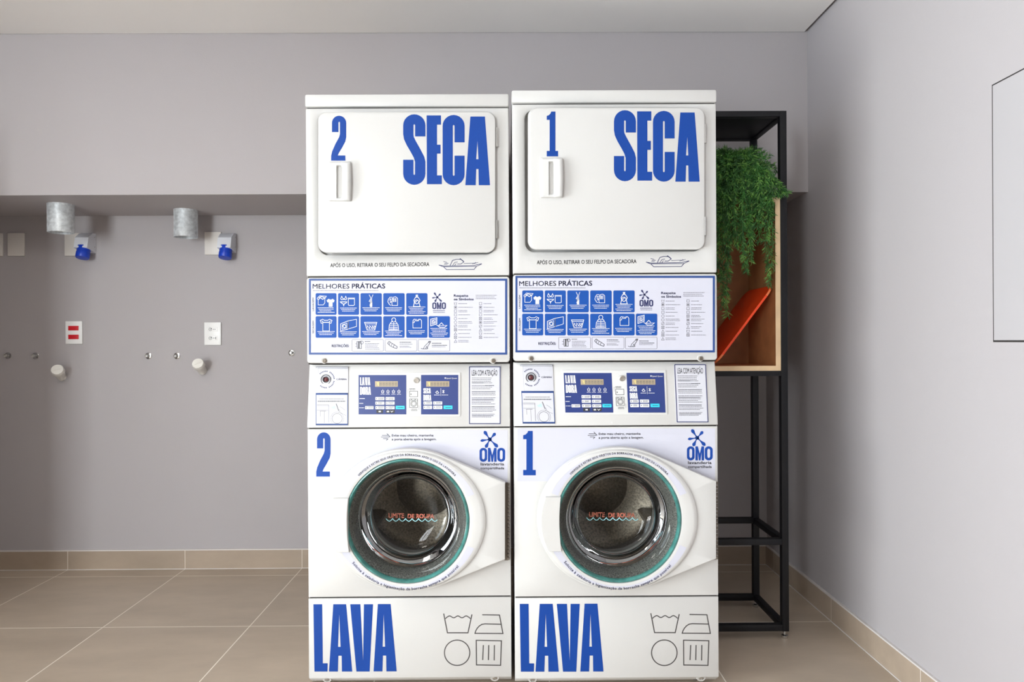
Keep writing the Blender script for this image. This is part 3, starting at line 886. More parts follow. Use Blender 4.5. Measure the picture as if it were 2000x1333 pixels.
    a.text('LEIA COM ATENÇÃO', 921.5, 971.3, 734.0, 10.4, bold=.008)
    a.build('heading', M['ink'], ns)
    a = Art(CO, 6.2)
    for k_, (ys, x1) in enumerate([([738.8, 741.8, 745.1, 748.3], 970), ([753.6, 756.6, 759.9], 969), ([765.6, 768.6, 771.8], 970), ([777.4, 780.5, 783.2, 786.4, 789.6], 970),
                                   ([795.2, 798.2, 801.2, 804.2], 971), ([809.6, 812.4, 815], 968)]):
        a.greek(921.5, x1, ys, .95, seed=500 + k_, dens=1.4, ragged=.25)
    a.build('small_print', M['grey_ink'], ns)
    a = Art(CO, 6.6)
    for k_, (y, x0, x1) in enumerate([(748.3, 921.5, 946), (753.6, 947, 965), (765.6, 921.5, 968), (780.5, 921.5, 963), (795.2, 921.5, 966), (812.4, 921.5, 964)]):
        a.greek(x0, x1, [y], 1.15, seed=600 + k_, dens=2, ragged=0)
    a.build('bold_print', M['ink'], ns)
    # ------ washer cabinet, open in the middle
    z0, z1 = Z(1166.3), Z(837.5)
    cW = FR.pt(800, 1016)
    NA = 64
    def sq_ring(x0, zz0, x1, zz1):
        out = []
        for i in range(NA):
            an = 2 * math.pi * i / NA; ca, sa = math.cos(an), math.sin(an)
            tx = ((x1 - cW.x) / ca if ca > 1e-9 else (x0 - cW.x) / ca if ca < -1e-9 else 1e9)
            tz = ((zz1 - cW.z) / sa if sa > 1e-9 else (zz0 - cW.z) / sa if sa < -1e-9 else 1e9)
            tt = min(tx, tz); out.append((cW.x + ca * tt, cW.z + sa * tt))
        # snap nearest samples to the true corners
        for cx_, cz_ in ((x0, zz0), (x1, zz0), (x0, zz1), (x1, zz1)):
            k_ = min(range(NA), key=lambda q: (out[q][0] - cx_) ** 2 + (out[q][1] - cz_) ** 2); out[k_] = (cx_, cz_)
        return out
    cring = [(cW.x + .212 * math.cos(2 * math.pi * i / NA), cW.z + .212 * math.sin(2 * math.pi * i / NA)) for i in range(NA)]
    mbx = loc_loft([(sq_ring(xL, z0, xR, z1), DEPTH), (sq_ring(xL, z0, xR, z1), .004), (sq_ring(xL + .0012, z0 + .0012, xR - .0012, z1 - .0012), .0012),
                    (sq_ring(xL + .004, z0 + .004, xR - .004, z1 - .004), 0), (cring, 0), (cring, .03)], cap=False)
    mbx.build('washer_cabinet', M['enamel'], t)
    # vinyl band across the top of the washer front
    a = Art(FR, 1); a.poly([(607.5, 840.5), (991.5, 840.5), (991.5, 943)] + [(794.8 + 140 * math.cos(R(q)), 1019 - 140 * math.sin(R(q))) for q in [32.88 + (180 - 65.76) * i / 30 for i in range(31)]] + [(607.5, 943)]); vin = a.build('washer_vinyl', M['lilac'], t)
    a = Art(FR, 2)
    if digit == '2': glyph(a, '2', 617.6, 845, 645.6, 931.6)
    else: glyph(a, '1', 618.5, 845.5, 643.0, 931.6)
    a.build('washer_number', M['blue'], vin)['label'] = 'blue numeral %s' % digit
    a = Art(FR, 2)
    for y_, x0, x1, cu_ in ((851, 746, 757, -1), (854.2, 744, 760, -1), (857.2, 748, 756, 1)):
        a.line([(x0, y_), (x1, y_)] + [(x1 + 2.4 * math.cos(R(q)), y_ + cu_ * (2.2 - 2.2 * math.sin(R(q + 90)))) for q in (70, 30, -20, -70, -130)], 1.0)
    a.text('Evite mau cheiro, mantenha', 765.2, 846.6, 853.2, 4.2, bold=.016, slope=-.004)
    a.text('a porta aberta após a lavagem.', 765.2, 852.4, 860.6, 4.2, bold=.016, slope=-.004)
    a.build('odour_advice_lettering', M['ink'], vin)
    a = Art(FR, 2)
    splash(a, 956.6, 858.8, .27)
    glyph(a, 'O', 936.6, 875.4, 951.4, 902.6); glyph(a, 'M', 953.0, 875.4, 969.8, 902.6); glyph(a, 'O', 971.2, 875.4, 986.6, 902.6)
    a.build('logo', M['blue'], vin)
    a = Art(FR, 2)
    a.text('lavanderia', 938.6, 984.6, 909.6, 5.2, bold=.02); a.text('compartilhada', 938.8, 984.8, 917.2, 4.6, bold=.02)
    a.build('logo_lettering', M['ink'], vin)
    # ------ washer door: slab with a hinge wing on the right, raised rounded ring
    CX, CY = 794.8, 1019.0
    ell = [(CX + 159 * math.cos(q), CY + 140.5 * math.sin(q)) for q in [2 * math.pi * i / 180 for i in range(180)]]
    hp = ell + [(986.5, 945), (986.5, 1096)]
    # convex hull
    def hull(ps):
        ps = sorted(ps)
        def half(ps_):
            h_ = []
            for p in ps_:
                while len(h_) > 1 and (h_[-1][0] - h_[-2][0]) * (p[1] - h_[-2][1]) - (h_[-1][1] - h_[-2][1]) * (p[0] - h_[-2][0]) <= 0: h_.pop()
                h_.append(p)
            return h_
        return half(ps)[:-1] + half(ps[::-1])[:-1]
    HL = hull(hp)
    NN = 160
    angs = [2 * math.pi * i / NN for i in range(NN)]
    for cx_, cy_ in ((986.5, 945), (986.5, 1096)):
        an = math.atan2(cy_ - CY, cx_ - CX) % (2 * math.pi)
        k_ = min(range(NN), key=lambda q: abs(angs[q] - an)); angs[k_] = an
    def cast(an):
        dx_, dy_ = math.cos(an), math.sin(an); best = 0
        for i in range(len(HL)):
            x1_, y1_ = HL[i]; x2_, y2_ = HL[(i + 1) % len(HL)]
            ex, ey = x2_ - x1_, y2_ - y1_
            den = dx_ * ey - dy_ * ex
            if abs(den) < 1e-9: continue
            tt = ((x1_ - CX) * ey - (y1_ - CY) * ex) / den; uu = ((x1_ - CX) * dy_ - (y1_ - CY) * dx_) / den
            if tt > 0 and -1e-6 <= uu <= 1 + 1e-6: best = max(best, tt)
        return best
    hr = [cast(an) for an in angs]
    def hullring(f, off): return ([(CX + math.cos(an) * (h_ - f), CY + math.sin(an) * (h_ - f)) for an, h_ in zip(angs, hr)], off)
    def ellring(rx, ry, off):
        out = []
        for an, h_ in zip(angs, hr):
            r_ = 1 / math.sqrt((math.cos(an) / rx) ** 2 + (math.sin(an) / ry) ** 2); out.append((CX + math.cos(an) * r_, CY + math.sin(an) * r_))
        return (out, off)
    # back edge drawn with the perspective of the face: offsets are towards the camera from WD
    rings = [hullring(9, -.0545), hullring(9, -.044), hullring(.5, -.042), hullring(0, -.016), hullring(.7, -.0125), hullring(2.6, -.011), ellring(154.5, 137, -.011), ellring(153.5, 136.2, -.006), ellring(149.5, 134, -.0015), ellring(144, 131.2, 0.0),
             ellring(125.5, 125.5, 0.0), ellring(123, 123, -.001), ellring(122, 122, -.004), ellring(122, 122, -.030)]
    mb = MB()
    # extrude along the machine axis, not along the view ray: take x,z from the face plane
    def face_pt(x, y, off):
        p = WD.pt(x, y, 0); return (p.x, p.y - off, p.z)
    mb.rings([[face_pt(x, y, off) for x, y in pts] for pts, off in rings])
    wd = mb.build('washer_door', M['enamel'], t, angle=30)
    # rear part of the rim reaching the cabinet hole
    # handle flap on the left
    hl = []
    for q in range(0, 13):
        yy = 972.5 + (1078 - 972.5) * q / 12
        hl.append((CX - 151.5 * math.sqrt(max(0, 1 - ((yy - CY) / 138) ** 2)), yy))
    hrt = [(685.5 - 9.5 * math.cos((yy - CY) / 60.) + 3, yy) for _, yy in hl[::-1]]
    outl = hl + hrt
    cxh = sum(p[0] for p in outl) / len(outl); cyh = sum(p[1] for p in outl) / len(outl)
    mb = MB(); mb.rings([[face_pt(x, y, -.016) for x, y in outl], [face_pt(x, y, .0075) for x, y in outl], [face_pt(cxh + (x - cxh) * .96, cyh + (y - cyh) * .985, .0100) for x, y in outl]], False, True)
    mb.build('door_handle', M['enamel'], wd)
    # piano hinge
    mb = MB()
    n_k = 21
    for k_ in range(n_k):
        ya = 943 + (1094 - 943) * k_ / n_k; yb = ya + 151 / n_k * .72
        a_ = FR.pt(993, ya, .0); b_ = FR.pt(993, yb, .0)
        mb.tube([(a_.x, -.010, a_.z), (b_.x, -.010, b_.z)], .0042, 8)
    a_ = FR.pt(987, 943); b_ = FR.pt(994, 1094)
    mb.box(a_.x - .004, -.006, b_.z, b_.x - .002, -.0005, a_.z)
    mb.build('hinge', M['hinge'], wd)['label'] = 'dark toothed strip hinge'
    # vinyl crescents with the curved writing
    def crescent(a0, a1, name):
        mb = MB(); A = []; B = []
        for i in range(41):
            an = R(a0 + (a1 - a0) * i / 40)
            r1 = 1 / math.sqrt((math.cos(an) / 143.5) ** 2 + (math.sin(an) / 131) ** 2)
            for r_, lst in ((127.5, A), (r1, B)): lst.append(face_pt(CX + r_ * math.cos(an), CY - r_ * math.sin(an), .0005))
        n_ = len(A); mb.add(A + B, [(i, i + 1, i + 1 + n_, i + n_) for i in range(n_ - 1)])
        return mb.build(name, M['lilac'], wd, smooth=False, recalc=False)
    WF = Plane(WD.a)
    crescent(22, 158, 'ring_vinyl'); crescent(202, 338, 'ring_vinyl')
    a = Art(WF, 2.6)
    a.arc_text('VERIFIQUE E RETIRE SEUS OBJETOS DA BORRACHA APÓS O USO DA LAVADORA', CX, CY, 128.2, 137, 43, 3.9, bold=.02)
    a.build('upper_ring_lettering', M['ink'], wd)
    a = Art(WF, 2.6)
    full = 'Solicite à zeladoria a higienização da borracha sempre que possível'
    a.arc_text(full, CX, CY, 134.6, 217, 319, 4.9, bold=.018, top=False)
    a.build('lower_ring_lettering', M['navy'], wd)
    # teal glass edge
    mb = MB(); c = WD.pt(CX, CY); px2m = (WD.pt(CX + 100, CY).x - c.x) / 100
    o = Vector((c.x, WD.a, c.z))
    k = px2m
    mb.lathe(o, (0, 1, 0), [(121.8 * k, .004), (121 * k, .001), (118.8 * k, .0005), (117.0 * k, .004), (115 * k, .012)], 96)
    mb.build('glass_edge', M['teal'], wd)['label'] = 'teal tinted rim of the porthole glass'
    # glass porthole: flange and bowl
    mb = MB()
    prof = [(115.4 * k, .006), (106 * k, .007), (100 * k, .012), (94 * k, .030), (89 * k, .058), (84 * k, .085), (77 * k, .104), (66 * k, .115), (50 * k, .121), (30 * k, .1235), (12 * k, .124), (.5 * k, .124)]
    mb.lathe(o, (0, 1, 0), prof, 96, cap1=True)
    mb.build('porthole_glass', M['glass'], wd, angle=60)
    # lettering on the glass bowl
    a = Art(BW, 1)
    a.text('LIMITE', 759, 789, 1011.6, 8.4, bold=.03, slope=.02)
    a.text('DE ROUPA', 796.3, 848, 1012.6, 8.0, bold=.03, slope=.004)
    a.build('load_limit_lettering', M['coral'], wd)
    a = Art(BW, 1)
    wv = []
    for i in range(8):
        x0 = 754 + i * 12.7
        wv += [(x0 + 12.7 * q / 8, 1013.6 + .004 * (x0 - 754) + 5.0 * math.sin(math.pi * q / 8)) for q in range(8)]
    a.line(wv, 1.5)
    a.build('wave_line', M['aqua'], wd)
    # gasket, lip and drum
    mb = MB()
    mb.lathe(o, (0, 1, 0), [(117 * k, .014), (113 * k, .02), (108 * k, .032), (109 * k, .05), (100 * k, .075), (102 * k, .09), (94 * k, .11), (92 * k, .135)], 96)
    mb.build('door_gasket', M['gasket'], t, angle=60)
    mb = MB()
    mb.lathe(o, (0, 1, 0), [(92 * k, .135), (89 * k, .128), (85.5 * k, .13), (84 * k, .145), (87 * k, .17)], 96)
    mb.build('gasket_lip', M['lip'], t, angle=60)
    mb = MB()
    mb.lathe(o, (0, 1, 0), [(88 * k, .16), (.24, .17), (.245, .2), (.245, .50), (.22, .52), (.12, .53), (.1, .50), (.04, .49), (.002, .49)], 72)
    for q in range(3):
        an = R(90 + 120 * q); ca, sa = math.cos(an), math.sin(an)
        pts = []
        for yy in (.2, .5):
            pts.append([o + Vector((ca * r_ - sa * s2, yy, sa * r_ + ca * s2)) for r_, s2 in ((.243, -.04), (.19, -.012), (.18, 0), (.19, .012), (.243, .04))])
        mb.rings(pts, True, True, closed=True)
    mb.build('drum', M['drum'], t, angle=50)
    # ------ plinth panel
    zA, zB, zC = Z(1168.8), Z(1324.5), .008
    mb = MB()
    pr = [(DEPTH, zC), (DEPTH, zA), (.004, zA), (.001, zA - .001), (0, zA - .004), (0, zB + .002), (.0008, zB), (.034, zC + .002), (.038, zC)]
    rr_ = []
    for xx, ins in ((xL, .003), (xL + .001, .001), (xL + .003, 0), (xR - .003, 0), (xR - .001, .001), (xR, .003)):
        rr_.append([(xx, y + (ins if i > 1 else 0), z) for i, (y, z) in enumerate(pr)])
    mb.rings(rr_, True, True)
    kp = mb.build('kick_panel', M['enamel'], t)
    for sx in (637, 966):
        c = Vector((FR.pt(sx, 1329).x, .010, Z(1329)))
        mb = MB(); mb.lathe(c, (0, -1, -.5), [(.018, -.006), (.014, .002), (.0105, .001)], 20, cap1=True); mb.build('dimple', M['enamel'], kp)
        mb = MB(); mb.lathe(c, (0, -1, -.5), [(.0075, .0), (.0075, .003), (.005, .0045), (.0035, .0045), (.003, .0025)], 16, cap1=True)
        mb.build('screw', M['steel'], kp)
    for fx in (xL + .06, xR - .06):
        for fy in (.08, DEPTH - .08):
            mb = MB(); mb.lathe((fx, fy, 0 - root_loc[2]), (0, 0, 1), [(.022, 0), (.022, .006), (.012, .008), (.012, .03 + root_loc[2])], 16, cap0=True); mb.build('levelling_foot', M['dark'], t)
    a = Art(FR, 1)
    glyph(a, 'L', 612, 1181, 640, 1312.6); glyph(a, 'A_', 642.5, 1181, 688, 1312.6); glyph(a, 'V', 683.9, 1181, 728.6, 1312.6); glyph(a, 'A_', 729.6, 1180.6, 774.8, 1312.3)
    a.build('kick_lettering', M['blue'], kp)['label'] = 'big blue letters LAVA'
    def f8(pts): return [(590 + x / 4.762, 1140 + y / 4.762) for x, y in pts]
    a = Art(FR, 1)
    w1 = 2.0
    a.line(f8([(1317, 282), (1352, 461), (1543, 461), (1580, 290)]), w1)
    wave = []
    for q in range(25):
        u = q / 24; wave.append((1333 + u * 232, 313 - 9 * math.cos(u * math.pi * 6 + math.pi * .0 + math.pi) + (8 if q in (0, 24) else 0)))
    a.line(f8(wave), 1.9)
    a.build('care_symbol', M['icon'], kp); a = Art(FR, 1)
    a.line(f8([(1675, 293), (1836, 296), (1868, 468), (1608, 466)] + [(1614, 446), (1628, 420), (1648, 398), (1672, 383), (1700, 378), (1852, 382)]), w1)
    a.build('care_symbol', M['icon'], kp); a = Art(FR, 1)
    a.line(f8(circ(1442, 647, 118, 48)), w1, True)
    a.build('care_symbol', M['icon'], kp); a = Art(FR, 1)
    a.line(f8([(1620, 531), (1854, 536), (1846, 764), (1622, 760)]), w1, True)
    a.line(f8([(1686, 576), (1680, 715)]), w1); a.line(f8([(1736, 576), (1733, 715)]), w1); a.line(f8([(1789, 576), (1787, 718)]), w1)
    a.build('care_symbol', M['icon'], kp)
    return t

m_left = machine(tuple(M2), '2', 0.0, 'stacked washer and dryer numbered 2, left of the pair in front of the wall', '')
m_right = machine((0.3562, 2.247, 0.004), '1', 0.5, 'stacked washer and dryer numbered 1, beside the black shelf tower', '')

# ------------------------------------------------------------------ the room
XR, XLW, YB, YS, YF = 1.333, -2.75, 3.487, 2.99, -2.6
ZS, ZC = 1.814, 2.523
struct(MB().box(XLW - .2, YF - .2, -.1, XR + .2, YB + .2, 0), 'floor', M['floor'], smooth=False)
struct(MB().box(XLW - .12, YB, 0, XR + .12, YB + .12, 2.75), 'wall_back', M['wall'], smooth=False)
struct(MB().box(XR, YF - .12, 0, XR + .12, YB, 2.75), 'wall_right', M['wall'], smooth=False)
# lowered soffit over the back of the room
struct(MB().box(XLW, YS, ZS, XR, YB, 2.75), 'wall_soffit', M['wall'], smooth=False)
# ceiling with a dark shadow gap along the right wall
struct(MB().box(XLW - .12, YF - .12, ZC, XR - .014, YS - .003, ZC + .015), 'ceiling', M['ceil'], smooth=False)
struct(MB().box(XLW - .12, YF - .12, ZC + .04, XR + .0, YS, ZC + .10), 'trim_1', M['gap'], smooth=False)
# left wall with glass doors
m_ = MB()
m_.box(XLW - .12, WL_Y1, 0, XLW, YB, 2.75); m_.box(XLW - .12, YF - .12, 0, XLW, WL_Y0, 2.75); m_.box(XLW - .12, WL_Y0, 2.3, XLW, WL_Y1, 2.75)
struct(m_, 'wall_left', M['wall'], smooth=False)
m_ = MB()
m_.box(WB_X1, YF - .12, 0, XR, YF, 2.75); m_.box(XLW, YF - .12, 2.3, WB_X1, YF, 2.75)
struct(m_, 'wall_front', M['room'], smooth=False)
# unseen panel added by the left wall to shade the back wall's left end
struct(MB().box(XLW + .005, 2.20, .008, -2.24, 2.24, 1.95), 'shade_panel_1', M['room'], smooth=False)
def glazed(name, horizontal):
    m_ = MB(); g_ = MB()
    if horizontal:
        lo, hi, f0 = WB_X0, WB_X1, YF - .08
        for k_ in range(4):
            x = lo + (hi - lo - .05) * k_ / 3; m_.box(x, f0, 0, x + .05, f0 + .05, 2.3)
        m_.box(lo, f0, 2.25, hi, f0 + .05, 2.3); m_.box(lo, f0, 0, hi, f0 + .05, .05)
        g_.box(lo + .02, f0 + .02, .03, hi - .02, f0 + .03, 2.28)
    else:
        lo, hi, f0 = WL_Y0, WL_Y1, XLW - .08
        for k_ in range(4):
            y = lo + (hi - lo - .05) * k_ / 3; m_.box(f0, y, 0, f0 + .05, y + .05, 2.3)
        m_.box(f0, lo, 2.25, f0 + .05, hi, 2.3); m_.box(f0, lo, 0, f0 + .05, hi, .05)
        g_.box(f0 + .02, lo + .02, .03, f0 + .03, hi - .02, 2.28)
    o = struct(m_, name, M['frame'], smooth=False); g_.build('pane', M['window_pane'], o, smooth=False)
glazed('window_1', False); glazed('window_2', True)
# tiled baseboards
m_ = MB(); m_.box(XLW + .011, YB - .010, 0, XR - .011, YB, .095)
bb = struct(m_, 'baseboard_back', M['base_x'], smooth=False)
MB().box(XLW + .011, YB - .0105, .095, XR - .011, YB, .101).build('white_joint', M['caulk'], bb, smooth=False)
MB().box(XLW + .011, YB - .0125, 0, XR - .011, YB - .010, .003).build('white_joint', M['caulk'], bb, smooth=False)
bb = struct(MB().box(XR - .010, YF, 0, XR, YB, .095), 'baseboard_right', M['base_y'], smooth=False)
MB().box(XR - .0105, YF, .095, XR, YB, .101).build('white_joint', M['caulk'], bb, smooth=False)
MB().box(XR - .0125, YF, 0, XR - .010, YB - .01, .003).build('white_joint', M['caulk'], bb, smooth=False)
struct(MB().box(XLW, WL_Y1, 0, XLW + .010, YB, .095), 'baseboard_left', M['base_y'], smooth=False)
# ceiling lamps (behind the photographer)
for cx, cy in CEIL_LAMPS:
    t = thing('ceiling_light', 'square recessed ceiling light', 'lamp', (cx, cy, ZC), 'square ceiling lights')
    m_ = MB(); m_.box(-.3, -.3, -.012, .3, -.26, 0); m_.box(-.3, .26, -.012, .3, .3, 0); m_.box(-.3, -.26, -.012, -.26, .26, 0); m_.box(.26, -.26, -.012, .3, .26, 0)
    m_.build('frame', M['plastic'], t, smooth=False)
    MB().box(-.26, -.26, -.006, .26, .26, -.002).build('diffuser', M['lamp'], t, smooth=False)

# service panel door in the right wall
def on_right(px, py, X=None):
    r = ray(px, py); t_ = (XR if X is None else X) / r.x
    return Vector((XR, r.y * t_, CAM_H + r.z * t_))
pA = on_right(1942, 168); pB = on_right(1945, 665)
py1 = (pA.y + pB.y) / 2; pz1 = pA.z; pz0 = pB.z
t = thing('service_panel', 'pale grey flush service panel set in the right wall, cut by the frame edge', 'panel', (XR, 1.55, (pz0 + pz1) / 2))
y0_ = 1.25
def rel(m__, X0, Y0, Z0, X1, Y1, Z1): m__.box(X0 - XR, Y0 - 1.55, Z0 - (pz0 + pz1) / 2, X1 - XR, Y1 - 1.55, Z1 - (pz0 + pz1) / 2)
m_ = MB(); rel(m_, XR - .0022, y0_ - .045, pz0 - .052, XR, py1 + .045, pz1 + .045); m_.build('outer_frame', M['wall'], t, smooth=False)
m_ = MB(); rel(m_, XR - .0024, y0_ - .005, pz0 - .005, XR, py1 + .0065, pz1 + .005); m_.build('dark_joint', M['dark'], t, smooth=False)
m_ = MB(); rel(m_, XR - .0050, y0_, pz0, XR - .001, py1, pz1); m_.build('panel_door', mat('panel_paint', (.44, .42, .43), .45), t, smooth=False)

# ------------------------------------------------------------------ wall fittings on the left
def plate(px0, py0, px1, py1, m__, label, kind, extra=None, name='wall_plate', cat='wall plate', group=None):
    a_ = at(px0, py0, YB); b_ = at(px1, py1, YB)
    cx, cz = (a_.x + b_.x) / 2, (a_.z + b_.z) / 2
    t = thing(name, label, cat, (cx, YB, cz), group)
    hw, hh_ = .0425, .0585
    MB().box(-hw, -.009, -hh_, hw, 0, hh_, .0025).build('cover', m__, t)
    if kind == 'red':
        for dz in (.0225, -.0225):
            MB().box(-.026, -.0125, dz - .0115, .026, -.008, dz + .0115, .001).build('socket', M['red'], t)['label'] = 'red power socket insert'
    if kind == 'socket':
        for dz in (.0225, -.0225):
            s_ = MB().box(-.026, -.0105, dz - .012, .026, -.008, dz + .012, .001).build('socket', M['plate_w'], t)
            h_ = MB()
            h_.lathe((-.010, -.0108, dz), (0, -1, 0), [(.0085, 0), (.0085, .0004), (.0068, .0004)], 14)
            for xx, zz in ((-.010, 0), (-.006, .003), (.006, 0), (.014, 0)): h_.lathe((xx, -.0106, dz + zz), (0, -1, 0), [(.0022, 0), (.0001, .0005)], 8)
            if dz < 0: h_.box(.017, -.011, dz - .008, .019, -.0104, dz + .007)
            h_.build('contact_holes', M['ink'], s_)
    return t
plate(-25, 457, 7, 500, M['plate'], 'blank cream wall plate cut by the left frame edge', 'blank', group='blank wall plates')
plate(17, 456, 49, 500, M['plate'], 'blank cream wall plate standing alone left of the first pipe stub', 'blank', group='blank wall plates')
plate(128, 456, 160, 500, M['plate'], 'blank wall plate half hidden behind the left blue plug socket', 'blank', group='blank wall plates')
plate(401, 454, 433, 498, M['plate'], 'blank wall plate half hidden behind the right blue plug socket', 'blank', group='blank wall plates')
plate(130, 628, 162, 672, M['plate_w'], 'white wall outlet with two red sockets', 'red', name='wall_outlet', cat='outlet')
plate(400.5, 630, 432.5, 674.5, M['plate_w'], 'white wall outlet with two white sockets', 'socket', name='wall_outlet', cat='outlet')

def duct(px, py_top, py_bot, d, label):
    a_ = at(px, py_top, d); zb2 = at(px, py_bot, d).z
    h = ZS - zb2; r = .0545
    t = thing('exhaust_duct', label, 'pipe', (a_.x, d, ZS), 'galvanised pipe stubs under the soffit')
    mb = MB(); mb.lathe((0, 0, 0), (0, 0, -1), [(r, 0), (r, h - .004), (r + .001, h - .002), (r, h), (r - .003, h), (r - .003, .01)], 48)
    mb.build('pipe', M['galv'], t)
    mb = MB(); mb.tube([(-r * .75, -r * .66, -.001), (-r * .75, -r * .66, -h)], .0012, 6); mb.build('seam', M['galv'], t)
duct(119, 402, 455, 3.19, 'galvanised steel duct stub under the soffit, nearer the left frame edge')
duct(362.8, 413, 464, 3.34, 'galvanised steel duct stub under the soffit, nearer the washers')

def plug(px, label):
    # anchor: centre of the housing's back on the wall
    a_ = at(px, 476, YB)
    t = thing('industrial_socket', label, 'socket', tuple(a_), 'blue industrial sockets')
    w_ = .034
    mb = MB()
    pr = [(0, .050), (-.028, .048), (-.062, .022), (-.074, -.030), (-.030, -.042), (0, -.050)]
    mb.rings([[(-w_, y, z) for y, z in pr], [(-w_ * .96, y, z) for y, z in pr], [(w_ * .96, y, z) for y, z in pr], [(w_, y, z) for y, z in pr]], True, True)
    hsg = mb.build('housing', M['grey_plug'], t)
    for zz in (.03, -.02):
        MB().lathe((w_ + .0002, -.012, zz), (1, 0, 0), [(.003, 0), (.002, .001)], 10, cap1=True).build('screw', M['steel'], hsg)
    mb = MB()
    ax = Vector((0, -.28, -.96)); o_ = Vector((0, -.042, -.024))
    mb.lathe(o_, ax, [(.033, 0), (.034, .004), (.031, .006), (.030, .030), (.0315, .031), (.0315, .056), (.029, .060), (.012, .062), (.001, .062)], 32, cap0=True)
    s_ = mb.build('socket_shroud', M['blue_plug'], t); s_['label'] = 'bright blue round shroud'
    mb = MB()
    mb.box(-.010, -.078, -.062, .010, -.066, -.046, .003); mb.build('lid_catch', M['blue_plug'], s_)
    return t
plug(174.5, 'blue and white industrial wall socket under the left duct stub')
plug(448.5, 'blue and white industrial wall socket right of the second duct stub')

def valve(px, py, label):
    a_ = at(px, py, YB)
    t = thing('water_valve_stub', label, 'pipe fitting', tuple(a_), 'small chrome stubs on the wall')
    MB().lathe((0, 0, 0), (0, -1, 0), [(.0165, 0), (.0165, .003), (.010, .006), (.009, .006)], 24).build('escutcheon', M['chrome'], t)
    MB().lathe((0, 0, 0), (0, -1, 0), [(.0085, .004), (.0085, .022), (.0065, .024), (.0060, .018), (.001, .018)], 20, cap1=True).build('threaded_stub', M['steel'], t)
for px, py, l in ((16, 695, 'chrome water stub on the wall, outermost towards the left frame edge'),
                  (70, 695.5, 'chrome water stub on the wall, left of the leftmost white cap'),
                  (290.5, 695.5, 'chrome water stub on the wall, second to the left of the white capped pipe'),
                  (346, 695.5, 'chrome water stub on the wall, next to the white capped pipe'),
                  (570, 689.5, 'chrome water stub on the wall, close beside the washer')):
    valve(px, py, l)

def cap(px0, py0, px1, py1, label):
    """drain pipe: wall end and cap end"""
    a_ = at(px0, py0, YB); b_ = at(px1, py1, YB - .085)
    t = thing('capped_drain_pipe', label, 'drain pipe', tuple(a_), 'white capped drain pipes')
    ax = (b_ - a_); L = ax.length
    MB().lathe((0, 0, 0), ax, [(.0215, 0), (.0215, L * .45), (.0225, L * .47), (.0225, L * .6), (.020, L * .62), (.020, L * .8)], 28).build('pipe', M['pvc'], t)
    n_ = ax.normalized()
    c_ = MB(); c_.lathe((0, 0, 0), ax, [(.0275, L * .68), (.0285, L * .70), (.0285, L * .94), (.026, L * 1.0), (.012, L * 1.0), (.001, L * 1.0)], 32, cap0=True)
    cp = c_.build('cap', M['pvc'], t)
    u = Vector((.9, 0, .45)); u = (u - n_ * u.dot(n_)).normalized(); v = n_.cross(u)
    q = MB(); p0 = n_ * (L * 1.0 + .0002)
    q.rings([[p0 + u * a + v * b + n_ * h for a, b in ((-.016, -.003), (.016, -.003), (.016, .003), (-.016, .003))] for h in (0, .003)], False, True)
    q.build('grip_bar', M['pvc'], cp, smooth=False)
cap(121, 737, 111.5, 722, 'white capped drain pipe below the outlet with red sockets')
cap(396, 725, 386, 710, 'white capped drain pipe below the white outlet')

# ------------------------------------------------------------------ shelf tower
SX0, SX1, SY0, SY1 = .735, 1.083, 2.612, 2.945
TB = .026
ZT = 2.047
t = thing('shelf_tower', 'tall narrow black metal shelf frame standing in the right corner', 'shelf', (SX0, SY0, 0))
def bar(m__, x0, y0, z0, x1, y1, z1): m__.box(x0 - SX0, y0 - SY0, z0, x1 - SX0, y1 - SY0, z1, .0015)
for x in (SX0, SX1 - TB):
    for y in (SY0, SY1 - TB):
        m_ = MB(); bar(m_, x, y, .030, x + TB, y + TB, ZT); post = m_.build('post', M['frame'], t)
        f_ = MB(); f_.lathe((x + TB / 2 - SX0, y + TB / 2 - SY0, 0), (0, 0, 1), [(.011, 0), (.0125, .004), (.0125, .012), (.006, .015), (.006, .031)], 16, cap0=True)
        f_.build('foot', M['chrome'], post)
def hframe(z0, z1, plate=False, name='shelf_frame'):
    m_ = MB()
    bar(m_, SX0 + TB, SY0 + .0004, z0, SX1 - TB, SY0 + TB - .0004, z1); bar(m_, SX0 + TB, SY1 - TB + .0004, z0, SX1 - TB, SY1 - .0004, z1)
    bar(m_, SX0 + .0004, SY0 + TB, z0, SX0 + TB - .0004, SY1 - TB, z1); bar(m_, SX1 - TB + .0004, SY0 + TB, z0, SX1 - .0004, SY1 - TB, z1)
    if plate: bar(m_, SX0 + TB, SY0 + TB, z0 + .004, SX1 - TB, SY1 - TB, z0 + .012)
    return m_.build(name, M['frame'], t)
hframe(ZT - .022, ZT, True, 'top_shelf')
hframe(.365, .389)
hframe(.031, .056)
hframe(1.020, 1.040)
hframe(1.713, 1.735, True)
